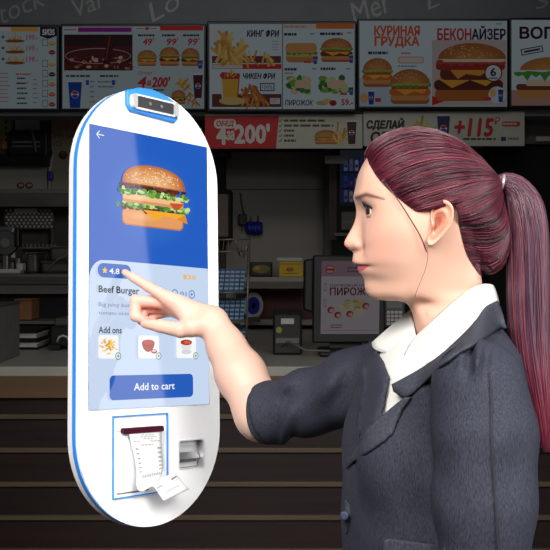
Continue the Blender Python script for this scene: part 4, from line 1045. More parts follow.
smooth_cols(rows, (2, 3), 7); smooth_cols(rows, (5, 6), 3)
ym_ = (rows[:, 1] + rows[:, 3]) / 2
yg_ = np.arange(130., 380., .5)
wg_ = np.interp(yg_, [134, 137.5, 144.5, 155, 163, 171, 180, 190, 198, 208, 220, 232, 244, 256, 266, 275, 283, 290, 296, 304, 318, 334, 352, 374], [4, 24, 37, 45, 49, 52, 54, 55.5, 56, 56, 55, 54, 52.3, 49.6, 46.2, 42.4, 39.4, 37.6, 37, 37, 39, 42, 46, 50])
gk_ = np.exp(-.5 * (np.arange(-30, 31) / 9.) ** 2); gk_ /= gk_.sum(); ws_ = np.convolve(np.pad(wg_, 30, mode='edge'), gk_, 'valid')
rows[:, 4] = np.where(ym_ > 185, np.interp(ym_, yg_, ws_), rows[:, 4])
NT = 220; tau = np.linspace(0, 2 * math.pi, NT, endpoint=False); T = tau - .55 * np.sin(tau)
ct, st_ = np.cos(T), np.sin(T)
HV = []
for i, (fx, fy, bx, by, w, base, sig) in enumerate(rows):
    cx, cy = (base + bx) / 2, (fy + by) / 2
    ax, ay = (base - bx) / 2, (fy - by) / 2
    face = float(sstep(fy, 150, 175) * (1 - sstep(fy, 292, 302)))
    pw = 2 / (2.0 + .35 * face)
    a = np.sign(ct) * np.abs(ct) ** pw
    lat = np.sign(st_) * np.abs(st_) ** pw
    jaw = float(sstep(fy, 225, 285) * (1 - sstep(bx * 0 + fy, 300, 312)))
    lat = lat * (1 - .30 * jaw * np.clip(ct, 0, 1) ** 1.2)
    l = w * lat
    x = cx + ax * a; y = cy + ay * a
    front = np.clip(ct * 3, 0, 1)
    ext = base - fx
    x = x - ext * np.exp(-(np.abs(l) / sig) ** 2.6) * front
    HV.append(np.stack([x, y, l], -1))
HV = np.array(HV)                                    # rows x NT x 3 in head readings
X_, Y_, L_ = HV[..., 0], HV[..., 1], HV[..., 2]
frontm = (X_ < 405)
def blob(cx, cy, cl, rx, ry, rl): return np.exp(-((X_ - cx) / rx) ** 2 - ((Y_ - cy) / ry) ** 2 - ((np.abs(L_) - cl) / rl) ** 2)
X_ += 4.6 * blob(361, 210.5, 21, 14, 7.5, 10) * frontm          # eye sockets
X_ -= 1.6 * blob(360, 198, 20, 14, 5, 16)                        # brow ridge
X_ -= 1.4 * blob(368, 240, 26, 14, 13, 14)                       # cheeks
L_ += np.sign(L_) * 2.6 * blob(357.5, 245.5, 9, 4.5, 4.2, 5)     # nose wings
X_ -= 1.8 * blob(357, 245.5, 10.5, 5, 4.5, 4)
X_ += 1.8 * blob(362, 249, 15, 4, 5, 4)                          # fold beside the wing
X_ += 1.2 * blob(368, 266, 20, 5, 3.5, 5)                        # mouth corners
L_ += np.sign(L_) * 2.0 * blob(405, 232, 52, 22, 12, 12)         # cheekbone
L_ -= np.sign(L_) * 2.5 * blob(392, 200, 50, 16, 14, 12)         # temples
sdj = ((X_ - 430) * 58 + (Y_ - 246) * 30) / 65.3                 # behind the jaw line the neck sets in
L_ -= np.sign(L_) * 6.0 * sstep(sdj, -2, 9) * sstep(Y_, 226, 268) * (1 - sstep(Y_, 308, 330)) * np.clip((np.abs(L_) - 12) / 14, 0, 1) * (1 - sstep(X_, 448, 470))
msk = sstep(np.abs(L_), 22, 34)[1:-1, :, None] * .5
G3 = np.stack([X_, Y_, L_], -1)
for _ in range(160):
    av = (np.roll(G3, 1, 1) + np.roll(G3, -1, 1))[1:-1] + G3[:-2] + G3[2:]
    G3[1:-1] += msk * (av / 4 - G3[1:-1])
X_, Y_, L_ = G3[..., 0], G3[..., 1], G3[..., 2]
n0 = len(rows)
HP = W(X_, Y_, L_).reshape(-1, 3)
F = []
for i in range(n0 - 1):
    for k in range(NT):
        F.append((i * NT + k, (i + 1) * NT + k, (i + 1) * NT + (k + 1) % NT, i * NT + (k + 1) % NT))
F.append(tuple(range(NT))); F.append(tuple((n0 - 1) * NT + k for k in range(NT))[::-1])
head_V, head_F = HP, F
hx, hy, hl = X_.ravel(), Y_.ravel(), L_.ravel()

# ---- skin colours: lips, brows and blush are the skin's own, nostril and crease shade is painted
SK = lin((217, 171, 149)); 
def skin_col(n): return np.tile(SK, (n, 1))
def mixc(C, col, a): a = np.clip(a, 0, 1)[:, None]; return C * (1 - a) + lin(col) * a
HCOL = skin_col(len(hx))
HCOL = mixc(HCOL, (226, 150, 134), .35 * np.exp(-((hx - 380) / 20) ** 2 - ((hy - 246) / 16) ** 2) * (np.abs(hl) > 8))
HCOL = mixc(HCOL, (222, 140, 118), .4 * np.exp(-((hx - 347) / 6) ** 2 - ((hy - 244) / 5) ** 2))
lipx = np.clip((hx - 352) / (368.0 - 352), 0, 1)
up = 263.6 + 1.5 * lipx ** 1.3 + .5 * np.exp(-(hl / 3) ** 2); dn = 275.0 - 9.8 * lipx ** 1.5
lipm = sstep(hy, up - .5, up + .5) * (1 - sstep(hy, dn - .5, dn + .5)) * (hx < 368.2) * (np.abs(hl) < 24)
HCOL = mixc(HCOL, (208, 96, 108), lipm)
HCOL = mixc(HCOL, (110, 36, 48), .85 * lipm * np.exp(-((hy - 266.3 + 1.1 * lipx) / .75) ** 2))  # shade where the lips meet, painted into the colour
bx_ = np.clip((hx - 356) / 24, 0, 1)
bc = np.interp(bx_, [0, .3, 1], [199.0, 196.6, 202.0]); bw = np.interp(bx_, [0, .2, 1], [1.9, 2.0, .5])
HCOL = mixc(HCOL, (92, 52, 44), .95 * np.exp(-((hy - bc) / (bw * 1.25)) ** 2) * (np.abs(hl) > 9) * (hx < 380.5) * (hx > 354))
HCOL = mixc(HCOL, (120, 60, 50), .75 * np.exp(-((hx - 352.5) / 2) ** 2 - ((hy - 250.0) / 1.0) ** 2 - ((np.abs(hl) - 6) / 3) ** 2))  # dark of the nostrils, painted as spots
HCOL = mixc(HCOL, (170, 110, 92), .4 * np.exp(-((hx - 362.8) / 1.6) ** 2 - ((hy - 246.5) / 5) ** 2) * (np.abs(hl) > 8) * (np.abs(hl) < 22))  # painted shade in the crease behind the nose wing
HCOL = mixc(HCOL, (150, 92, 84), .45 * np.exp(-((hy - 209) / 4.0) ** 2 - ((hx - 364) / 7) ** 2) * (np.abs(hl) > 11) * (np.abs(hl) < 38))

# ---- eyelids and ears join the body mesh; eyeballs are parts of their own
def eye_geo(side):
    c = np.array([374.0, 212.2, side * 22.0]); R = 10.2
    lid = MB()
    d0 = np.array([-1.0, 0, side * .22]); d0 /= np.linalg.norm(d0)
    sd_ = np.cross(d0, [0, 1, 0]); sd_ /= np.linalg.norm(sd_)
    for sgn, a_open in ((-1, .50), (1, .46)):           # upper lid has smaller y
        V = []; nu, nv = 26, 10
        for i in range(nu + 1):
            u = -1.25 + 2.5 * i / nu
            edge = a_open * max(0., math.cos(u * 1.22)) ** .8 * (1.0 if sgn < 0 else .62) - (.04 if sgn < 0 else -.06)
            for j in range(nv + 1):
                f = edge + (1.25 - edge) * j / nv
                dr = (d0 * math.cos(u) + sd_ * math.sin(u)) * math.cos(f) + np.array([0, sgn, 0]) * math.sin(f)
                r = R + .75 + .25 * (j > 0) - .9 * (j / nv) ** 2
                V.append(c + dr * r)
        V = np.array(V)
        lid.add(W(V[:, 0], V[:, 1], V[:, 2]), [(i * (nv + 1) + j, i * (nv + 1) + j + 1, (i + 1) * (nv + 1) + j + 1, (i + 1) * (nv + 1) + j) for i in range(nu) for j in range(nv)])
        if sgn < 0: upper = V.reshape(nu + 1, nv + 1, 3)[:, 0]
    return c, R, d0, lid, upper
def ear_geo(side):
    ol = np.array([(434, 203.5), (440, 201), (446, 203.2), (450, 209), (450.5, 217), (448, 225.5), (443, 233), (438, 239), (432.5, 244), (428, 245), (426.2, 240.5), (428, 234), (430, 228), (429.6, 221), (429.6, 213), (431, 207.5)], float)
    m = len(ol) * 5
    cl = catmull(np.vstack([ol, ol[:1]]), m + 1)[:-1]
    sc_ = .952; cl = np.c_[CX + (cl[:, 0] - CX) * sc_, HY + (cl[:, 1] - HY) * sc_]
    cen = np.array([cl[:, 0].mean() - 1, cl[:, 1].mean() + 1])
    rings = [(1.0, -6.0), (1.02, -1.0), (1.03, 2.4), (.985, 4.2), (.92, 4.4), (.86, 3.0), (.80, .8), (.72, .6), (.64, 2.4), (.56, 3.0), (.48, 1.6), (.40, -1.8), (.25, -3.4), (.1, -3.8), (0.01, -3.9)]
    V = []
    for s, h in rings:
        for q in cl:
            p = cen + (q - cen) * s
            fwd = sstep(p[0], cl[:, 0].max(), cl[:, 0].min())     # 1 at the front where it meets the cheek
            lob = sstep(p[1], 234, 240)
            hh = h * (1 - .85 * lob * (s < .97)) + (1.9 * lob if s < .97 else 0)
            hh = hh if h < 0 and s > .9 else hh * (1 - .6 * fwd)
            base = 54.5 + 6.5 * (1 - fwd)
            V.append((p[0], p[1], side * (base + hh)))
    V = np.array(V)
    trag = 3.2 * np.exp(-((V[:, 0] - (CX + (431 - CX) * sc_)) / 2.4) ** 2 - ((V[:, 1] - (HY + (225 - HY) * sc_)) / 4.0) ** 2)
    V[:, 2] += side * trag
    k = len(rings); F = [(i * m + j, i * m + (j + 1) % m, (i + 1) * m + (j + 1) % m, (i + 1) * m + j) for i in range(k - 1) for j in range(m)]
    F.append(tuple((k - 1) * m + j for j in range(m)))
    col = np.concatenate([np.tile(lin((214, 142, 118)) if .3 < s < .8 else (lin((150, 80, 62)) if s <= .3 else lin((220, 164, 140))), (m, 1)) for s, h in rings])
    return W(V[:, 0], V[:, 1], V[:, 2]), F, col

# ---- pointing arm and hand
hand = dict(
 index=[(169, 299, 1.668), (147.5, 286.2, 1.6795), (134, 278.0, 1.6875), (124.6, 272.4, 1.6925)],
 middle=[(168, 303, 1.683), (136, 300.8, 1.6885), (135.2, 316, 1.682), (147, 321, 1.675)],
 ring=[(170, 306, 1.699), (143, 309, 1.702), (141.5, 320.5, 1.694), (152, 322.5, 1.686)],
 pinky=[(173, 310, 1.712), (152, 316.5, 1.712), (151, 324, 1.703), (160, 322.5, 1.696)],
 thumb=[(203, 325, 1.640), (181, 330.2, 1.644), (160, 326.2, 1.656), (145.0, 323.6, 1.6635)])
frad = dict(index=(.0112, .0088, .0076, .0058), middle=(.0112, .0102, .0092, .0070), ring=(.0105, .0088, .0078, .0062), pinky=(.0095, .0078, .0068, .0056), thumb=(.0150, .0128, .0108, .0078))
HJ = {k: [P(*q) for q in v] for k, v in hand.items()}
wr = [P(212.5, 320.5, 1.652), P(218.5, 331, 1.645)]
arm_pts = [P(215, 324, 1.652), P(226.5, 347.5, 1.634), P(240.5, 374, 1.605), P(262, 414, 1.565), P(330, 392, 1.50), P(398, 372, 1.45)]
arm_rad = [.0235, .0290, .0375, .0395, .034, .034]
def arm_sdf(X):
    d = None
    for nme, pts in HJ.items():
        c = chain(X, pts, frad[nme], .0025)
        d = c if d is None else smin(d, c, .0022)
    pal = None
    for nme, r in (('index', .0125), ('middle', .0135), ('ring', .0135), ('pinky', .0120)):
        c = cone(X, wr[0] + (HJ[nme][0] - wr[0]) * .12, HJ[nme][0] , .0165, r); pal = c if pal is None else smin(pal, c, .012)
    web = cone(X, HJ['thumb'][0] * .5 + HJ['thumb'][1] * .5, HJ['index'][0] * .8 + wr[0] * .2, .011, .0105)
    pal = smin(pal, web, .012); pal = smin(pal, cone(X, wr[0], HJ['thumb'][0] * .5 + HJ['thumb'][1] * .5, .019, .0145), .010)
    d = smin(d, pal, .005)
    return smin(d, chain(X, arm_pts, arm_rad, .02), .016)
lo = np.min([q - .03 for v in HJ.values() for q in v] + [P(262, 440, 1.56) - .05], 0); hi = np.array([.06, 1.76, HC - .01])
aV, aF = surfnets(arm_sdf, lo, hi, .0016)
aV = laplace(aV, aF, 2, .5)
aC = np.tile(lin((228, 184, 165)), (len(aV), 1))
def spot(C, V, p, r, col, a): return mixc(C, col, a * np.exp(-(np.linalg.norm(V - p, axis=1) / r) ** 2))
for nme in HJ: aC = spot(aC, aV, HJ[nme][3], .012, (232, 158, 140), .55)
aC = spot(aC, aV, P(150, 313, 1.68), .016, (222, 120, 104), .55)
aC = spot(aC, aV, HJ['middle'][1], .012, (232, 160, 142), .35); aC = spot(aC, aV, HJ['index'][1], .011, (232, 166, 148), .3)

# ---- trunk, legs and the hanging arm, mostly under the clothes
TURN = math.radians(12); fw = np.array([-math.cos(TURN), -math.sin(TURN), 0]); lf = np.array([math.sin(TURN), -math.cos(TURN), 0])
trunk = np.array([  # z reading, centre x, half depth, half width
 (322, .232, .052, .066), (336, .228, .066, .098), (352, .222, .080, .132), (372, .214, .091, .150), (400, .208, .095, .154), (435, .205, .100, .154), (475, .204, .108, .149),
 (520, .203, .112, .145), (555, .203, .110, .140), (600, .203, .106, .136), (660, .203, .118, .152), (730, .203, .128, .172)])
tz = HC - (trunk[:, 0] - HY) * S_
def trunk_sdf(X, off=0.0, top=324):
    z = X[:, 2]; q = [np.interp(-z, -tz, trunk[:, i]) for i in (1, 2, 3)]
    r = X - np.stack([q[0], np.full(len(X), YH), z], 1)
    a = r @ fw; b = r @ lf; A, B = q[1], q[2]
    ee = 2.3
    rad = ((np.abs(a) / A) ** ee + (np.abs(b) / B) ** ee) ** (1 / ee)
    d = (rad - 1) * np.minimum(A, B) * .85
    for sg in (-1, 1):
        bc_ = np.array([.205, YH, HC - (446 - HY) * S_]) + fw * (.068 if sg > 0 else .050) + lf * sg * .064
        d = smin(d, np.linalg.norm((X - bc_) / np.array([1, 1, 1.15]), axis=1) - (.046 if sg > 0 else .040), .035)
    d = np.maximum(d, z - (HC - (top - HY) * S_))
    return d - off
near_arm = [P(480, 388, 1.132), P(485, 434, 1.116), P(485, 500, 1.108), P(484, 590, 1.105), P(470, 690, 1.09), P(452, 770, 1.08)]
def legs_sdf(X, g=0.0):
    d = None
    for sg in (-1, 1):
        h = np.array([.203, YH, .86]) + lf * sg * .085
        c = chain(X, [h, h * [1, 1, 0] + [0, 0, .48] + fw * .02, h * [1, 1, 0] + [0.01, 0, .07]], [.088 + g, .058 + g, .040 + g * 1.6], .03)
        d = c if d is None else smin(d, c, .02)
    hip = (np.linalg.norm((X - np.array([.203, YH, .93])) / np.array([.115, .16, .13]), axis=1) - 1) * .11
    return smin(d, hip - g, .04)
def body_sdf(X):
    d = trunk_sdf(X, -.016, 330)
    d = smin(d, cone(X, [.262, YH, 1.33], [.222, YH, 1.45], .046, .038), .03)
    d = smin(d, chain(X, near_arm, [.040, .040, .038, .034, .030, .022], .02), .03)
    d = smin(d, chain(X, arm_pts[::-1][:4], arm_rad[::-1][:4], .02), .03)
    d = smin(d, legs_sdf(X), .02)
    for sg in (-1, 1):
        h = np.array([.203, YH, 0]) + lf * sg * .085
        d = smin(d, cone(X, h + [0.02, 0, .045], h + fw * .13 + [0, 0, .03], .032, .022), .02)
    w_ = near_arm[-1]
    hd = None
    for i in range(4):
        k_ = w_ + np.array([-.012 + (i - 1.5) * .019 * -1, -.004, -.085]); c = chain(X, [w_ + [0, 0, -.02], k_, k_ + [-.006, -.002, -.045 + .004 * abs(i - 1.5)], k_ + [-.014, .006, -.08 + .008 * abs(i - 1.5)]], [.018, .011, .009, .006], .004)
        hd = c if hd is None else smin(hd, c, .003)
    c = chain(X, [w_ + [-.015, .0, -.02], w_ + [-.045, .004, -.06], w_ + [-.050, .006, -.095]], [.016, .011, .007], .004)
    hd = smin(hd, c, .006)
    return smin(d, hd, .01)
bV, bF = surfnets(body_sdf, (-.06, 1.0, 0.004), (.42, 1.62, 1.47), .006)
bC = np.tile(lin((232, 190, 166)), (len(bV), 1))

skinm = colattr_mat('skin', .48, sss=.10, spec=.35)
bm_all = MB()
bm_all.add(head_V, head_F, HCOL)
for sd_ in (-1, 1):
    bm_all.add(*ear_geo(sd_))
eyes = [eye_geo(-1), eye_geo(1)]
for c_, R_, d0, lid, up_ in eyes:
    v, f, _ = lid.arrays(); bm_all.add(v, f, np.tile(lin((204, 152, 132)), (len(v), 1)))
bm_all.add(aV, aF, aC); bm_all.add(bV, bF, bC)
body = obj('body', bm_all, skinm, woman, smooth=True, col=True, recalc=False)

# eyeballs with iris and pupil, lashes
eyem = colattr_mat('eye', .12, spec=.6)
for c_, R_, d0, lid, up_ in eyes:
    mb = MB(); nn, mm = 32, 24
    ax = np.array([-1.0, .03, np.sign(c_[2]) * .26]); ax /= np.linalg.norm(ax)
    e1 = np.cross(ax, [0, 1, 0]); e1 /= np.linalg.norm(e1); e2 = np.cross(ax, e1)
    V, Cc = [], []
    for i in range(mm + 1):
        a = math.pi * i / mm
        for k in range(nn):
            b = 2 * math.pi * k / nn; dr = ax * math.cos(a) + math.sin(a) * (e1 * math.cos(b) + e2 * math.sin(b)); V.append(c_ + dr * (R_ + (.5 if a < .5 else 0)))
            Cc.append(lin((12, 10, 10)) if a < .26 else (lin((58, 36, 30)) if a < .58 else lin((226, 220, 216))))
    V = np.array(V)
    mb.add(W(V[:, 0], V[:, 1], V[:, 2]), [(i * nn + k, (i + 1) * nn + k, (i + 1) * nn + (k + 1) % nn, i * nn + (k + 1) % nn) for i in range(mm) for k in range(nn)], np.array(Cc))
    obj('eye', mb, eyem, woman, smooth=True, col=True)
lashm = mat('lash', (26, 16, 16), .6)
for c_, R_, d0, lid, up_ in eyes:
    mb = MB(); w3 = W(up_[:, 0], up_[:, 1], up_[:, 2])
    mb.tube([q for q in w3[2:-2]], [.0004] + [.0017] * (len(w3) - 6) + [.0003], 6)
    for i in range(3, len(up_) - 3):
        q = up_[i]; o_ = q - c_; o_ /= np.linalg.norm(o_)
        tip = q + o_ * 4.2 + np.array([0, -2.6, 0]); mid = q + o_ * 2.4 + np.array([0, -.3, 0])
        mb.tube([W(*q), W(*mid), W(*tip)], [.00035, .00025, .0001], 4)
    obj('eyelashes', mb, lashm, woman)

# ---- blazer
def jacket_sdf(X):
    d = trunk_sdf(X, 0.0, 326)
    na = chain(X, near_arm[:5], [.049, .052, .0505, .048, .046], .03)
    na = smin(na, np.linalg.norm((X - P(476, 380, 1.122)) / np.array([1, 1, .9]), axis=1) - .042, .03)
    d = smin(d, na, .018)
    fa = chain(X, [P(402, 372, 1.45), P(350, 388, 1.49), P(308, 403, 1.525), P(262, 414, 1.565), P(236, 419, 1.585)], [.058, .050, .045, .0432, .043], .03)
    axis = P(262, 414, 1.565) - P(308, 403, 1.525); axis /= np.linalg.norm(axis)
    fa = np.maximum(fa, (X - P(265.5, 413, 1.562)) @ axis)
    d = smin(d, fa, .018)
    ph = photo(X); u, v = ph[:, 0], ph[:, 1]
    far = sstep(X[:, 1], 1.36, 1.44)
    s = (u - 300) * .80 + (v - 400) * .6; t = -(u - 300) * .6 + (v - 400) * .8
    fold = .0100 * np.sin(s / 6.2 + .7 * np.sin(t / 16)) * np.exp(-((u - 330) / 22) ** 2 - ((v - 384) / 22) ** 2)
    fold += .0070 * np.sin(s / 5.0 + 1.3 * np.sin(t / 12)) * np.exp(-((u - 287) / 9) ** 2)
    d = d - fold * far
    near = 1 - sstep(X[:, 1], 1.12, 1.22)
    g = .012 * np.sin((u - 474) / 2.9 + (v - 352) * .04) * np.exp(-((u - 476) / 14) ** 2) * np.exp(-((v - 360) / 15) ** 2)
    g += .0028 * np.sin((u + .35 * v) / 8.5) * np.exp(-((u - 500) / 26) ** 2 - ((v - 455) / 36) ** 2)
    g += .0022 * np.sin((u - .5 * v) / 9.0) * np.exp(-((u - 420) / 40) ** 2 - ((v - 500) / 40) ** 2)
    return d - g * near
jV, jF = surfnets(jacket_sdf, (-.09, .99, .86), (.42, 1.66, 1.43), .0036)
jV = laplace(jV, jF, 2, .5)
jbvh = BVHTree.FromPolygons([Vector(v) for v in jV], [tuple(int(i) for i in f) for f in jF])
CAM = Vector((0, 0, HC))
def hit(x, y, bvh=None):
    d = Vector(P(x, y, 1.0)) - CAM; d.normalize()
    r = (bvh or jbvh).ray_cast(CAM, d)
    return np.array(r[0]) if r[0] is not None else None
def hity(x, y):
    h = hit(x, y); return None if h is None else h[1]
cj = jV[jF].mean(1); nj = np.cross(jV[jF[:, 1]] - jV[jF[:, 0]], jV[jF[:, 2]] - jV[jF[:, 0]]); nj /= np.linalg.norm(nj, axis=1)[:, None] + 1e-12
vd = cj - np.array([0, 0, HC]); fc = (nj * vd).sum(1) < 0
Vpoly = [(489, 300), (478, 330), (440, 366), (407, 390), (406, 399), (380, 419), (383, 396), (387, 377), (381, 361), (373, 346), (380, 325), (420, 295)]
ph = photo(cj)
cut = inpoly(ph, Vpoly) & fc & (cj[:, 1] < 1.44)
nk = ((cj[:, 0] - .230) / .060) ** 2 + ((cj[:, 1] - YH) / .058) ** 2 < 1
cut |= nk & (cj[:, 2] > 1.355)
cut |= cj[:, 2] < .875
axis = P(262, 414, 1.565) - P(308, 403, 1.525); axis /= np.linalg.norm(axis)
cut |= ((cj - P(265.5, 413, 1.562)) @ axis > -.0015) & (cj[:, 1] > 1.45)
jF2 = jF[~cut]
def cloth(name, rgb, dark):
    m, nt, b = new_mat(name)
    tc = nt.nodes.new('ShaderNodeTexCoord')
    mp = nt.nodes.new('ShaderNodeMapping'); mp.inputs['Scale'].default_value = (900, 900, 160); mp.inputs['Rotation'].default_value = (.0, .12, 0)
    n = nt.nodes.new('ShaderNodeTexNoise'); n.inputs['Scale'].default_value = 1; n.inputs['Detail'].default_value = 3
    nt.links.new(tc.outputs['Object'], mp.inputs['Vector']); nt.links.new(mp.outputs[0], n.inputs['Vector'])
    r = nt.nodes.new('ShaderNodeValToRGB'); r.color_ramp.elements[0].position = .33; r.color_ramp.elements[1].position = .72
    r.color_ramp.elements[0].color = tuple(lin(dark)) + (1,); r.color_ramp.elements[1].color = tuple(lin(rgb)) + (1,)
    nt.links.new(n.outputs['Fac'], r.inputs['Fac']); nt.links.new(r.outputs['Color'], b.inputs['Base Color'])
    bp = nt.nodes.new('ShaderNodeBump'); bp.inputs['Strength'].default_value = .35; bp.inputs['Distance'].default_value = .001
    nt.links.new(n.outputs['Fac'], bp.inputs['Height']); nt.links.new(bp.outputs[0], b.inputs['Normal'])
    b.inputs['Roughness'].default_value = .75; b.inputs['Sheen Weight'].default_value = .0; b.inputs['Specular IOR Level'].default_value = .2
    return m
wool = cloth('blazer_cloth', (61, 64, 77), (37, 39, 49))
wool2 = cloth('lapel_cloth', (72, 75, 85), (46, 48, 57))
def compact(V, F):
    F = np.asarray(F); u, inv = np.unique(F, return_inverse=True); return V[u], inv.reshape(F.shape)
v2, f2 = compact(jV, jF2)
blazer = obj('blazer', MB().add(v2, f2), wool, woman, smooth=True, recalc=False)
sd = blazer.modifiers.new('thickness', 'SOLIDIFY'); sd.thickness = .003; sd.offset = -1

from mathutils.geometry import delaunay_2d_cdt
def drape(name, poly, m, off, thick, parent, step=3.0, bvh=None, offs=None, **k):
    pts = []; n = len(poly)
    for i in range(n):
        a, b = np.array(poly[i], float), np.array(poly[(i + 1) % n], float)
        q = max(1, int(np.hypot(*(b - a)) / step))
        pts += [a + (b - a) * j / q for j in range(q)]
    nb = len(pts); lo_ = np.min(pts, 0); hi_ = np.max(pts, 0)
    g = np.array([(x, y) for x in np.arange(lo_[0], hi_[0], step) for y in np.arange(lo_[1], hi_[1], step)])
    if len(g):
        g = g[inpoly(g, [tuple(p) for p in pts])]
        dmin = np.array([np.min(np.hypot(*(np.array(pts) - q).T)) for q in g]) if len(g) else np.zeros(0)
        if len(g): pts += list(g[dmin > step * .55])
    vs, es, fs, *_ = delaunay_2d_cdt([Vector(p) for p in pts], [], [list(range(nb))], 1, 1e-4)
    dep = np.array([np.nan if (h := hit(v[0], v[1], bvh)) is None else h[1] for v in vs])
    vv = np.array([(v[0], v[1]) for v in vs]); ok = ~np.isnan(dep)
    for i in np.where(~ok)[0]:
        j = np.argmin(np.hypot(*(vv[ok] - vv[i]).T)); dep[i] = dep[ok][j]
    # calm the depth so that the cloth lies smoothly
    for _ in range(4):
        acc = dep.copy(); cn = np.ones(len(dep))
        for f in fs:
            for a in range(len(f)):
                i, j = f[a], f[(a + 1) % len(f)]; acc[i] += dep[j]; cn[i] += 1; acc[j] += dep[i]; cn[j] += 1
        dep = acc / cn
    o_ = off if offs is None else np.array([offs(x, y) for x, y in vv])
    V = np.array([P(x, y, d) for (x, y), d in zip(vv, dep - o_)])
    o = obj(name, MB().add(V, fs), m, parent, smooth=True, recalc=True, **k)
    sm = o.modifiers.new('thickness', 'SOLIDIFY'); sm.thickness = thick; sm.offset = 0
    return o
# lapels
lap = [(404, 397.5), (392, 407), (379, 418), (366, 431), (354, 446), (346.5, 460), (346.5, 469), (356, 461), (372, 450), (385, 440.5), (393, 433), (397, 422), (403, 408), (411, 397)]
drape('lapel', lap, wool2, .004, .004, blazer, 2.5, offs=lambda x, y: .004 + .004 * float(sstep(y, 430, 400)))
farl = [(371, 341), (375, 350), (383, 361), (389, 377), (385, 396), (381, 417), (370, 428), (360, 437), (357, 425), (360, 405), (363, 385), (362, 365), (360, 352)]
drape('lapel', farl, wool, .003, .003, blazer, 3)
drape('pocket_flap', [(384, 541), (388, 538.5), (446, 546), (447, 580), (382, 572)], wool2, .004, .004, blazer, 3)
drape('button_tab', [(345.5, 500), (350, 505), (351, 520), (348, 532), (345, 534)], wool2, .006, .003, blazer, 2)
bh = hit(350, 516); bh = P(343.5, 516, 1.25) if bh is None else bh
obj('button', MB().cyl(P(344, 516, bh[1] - .012), P(345, 516, bh[1] - .004), .006, 20), mat('button_navy', (40, 44, 72), .3), blazer, bevel=.002)
# sleeve seam and cuff
mb = MB(); ln = []
for x, y in ((489, 372), (490, 383), (490.5, 395), (491, 412), (491, 430), (492, 450), (493, 470), (494, 490), (495.5, 510), (496.5, 533), (498, 556), (499, 575)):
    h = hit(x, y)
    if h is not None: ln.append(h + np.array([0, -.0022, 0]))
obj('sleeve_seam', mb.tube(list(catmull(ln, 24)), .0011, 6), mat('seam_thread', (34, 35, 46), .8), blazer)
mb = MB(); V = []; m_ = 48
c0_, c1_ = P(262.5, 414, 1.566), P(288, 408.5, 1.543)
ax = (c1_ - c0_) / np.linalg.norm(c1_ - c0_); e1 = np.cross(ax, [0, 1, 0]); e1 /= np.linalg.norm(e1); e2 = np.cross(ax, e1)
prof = [(0.004, .0400), (-.001, .0435), (0, .0470), (.004, .0482), (.016, .0482), (.026, .0478), (.0295, .0468), (.0295, .0405), (.016, .0400)]
for q, r in prof:
    for k in range(m_):
        b = 2 * math.pi * k / m_
        rr_ = r + .0007 * math.sin(3 * b + 40 * q) 
        V.append(c0_ + ax * (q + .003 * math.sin(b * 2 + .6)) + rr_ * (math.cos(b) * e1 + math.sin(b) * e2))
n_ = len(prof); mb.add(V, [(i * m_ + k, i * m_ + (k + 1) % m_, ((i + 1) % n_) * m_ + (k + 1) % m_, ((i + 1) % n_) * m_ + k) for i in range(n_) for k in range(m_)])
obj('cuff', mb, wool2, blazer, smooth=True)

# ---- shirt and its collar
shirtm = mat('shirt_cotton', (222, 222, 216), .7, bump=.12, bscale=900, spec=.3)
sV, sF = surfnets(lambda X: trunk_sdf(X, -.007, 334), (.03, 1.08, 1.0), (.36, 1.50, 1.42), .005)
cs = sV[sF].mean(1); sF = sF[~((((cs[:, 0] - .230) / .052) ** 2 + ((cs[:, 1] - YH) / .050) ** 2 < 1) & (cs[:, 2] > 1.36))]
v3, f3 = compact(laplace(sV, sF, 2), sF)
shirt = obj('shirt', MB().add(v3, f3), shirtm, woman, smooth=True, recalc=False)
mj = jbvh
def dh(x, y, o=.006):
    h = hit(x, y); return None if h is None else h[1] - o
def leaf(name, inner, outer, bulge=.006, th=.0022, n=28, m=9):
    I = catmull(inner, n); O = catmull(outer, n); V = []
    for a, b in zip(I, O):
        for j in range(m):
            f = j / (m - 1); q = a + (b - a) * f
            p = P(q[0], q[1], q[2]) + np.array([0, -bulge, bulge * .6]) * math.sin(math.pi * f ** .7)
            V.append(p)
    o = obj(name, MB().add(V, [(i * m + j, i * m + j + 1, (i + 1) * m + j + 1, (i + 1) * m + j) for i in range(n - 1) for j in range(m - 1)]), shirtm, shirt, smooth=True)
    s_ = o.modifiers.new('thickness', 'SOLIDIFY'); s_.thickness = th; s_.offset = 0
    return o
def od(x, y, d): q = dh(x, y); return (x, y, d if q is None else min(max(q, d - .05), d + .03))
near_in = [(415.5, 337, 1.272), (426, 327, 1.254), (439, 314.5, 1.242), (455, 300.5, 1.238), (470, 289.5, 1.246), (483, 284.5, 1.272), (492, 285, 1.31)]
near_out = [(404.3, 355.5, 1.252), (411, 361, 1.236), (418.5, 366.5, 1.215), (439, 359.5, 1.192), (466, 335.5, 1.182), (488.5, 309, 1.215), (499, 304, 1.30)]
leaf('collar', near_in, near_out, .004)
far_in = [(410.5, 310.5, 1.345), (413, 320, 1.318), (416, 335.5, 1.288)]
far_out = [(372, 343, 1.372), (376, 350, 1.345), (399, 357, 1.275)]
leaf('collar', far_in, far_out, .002)
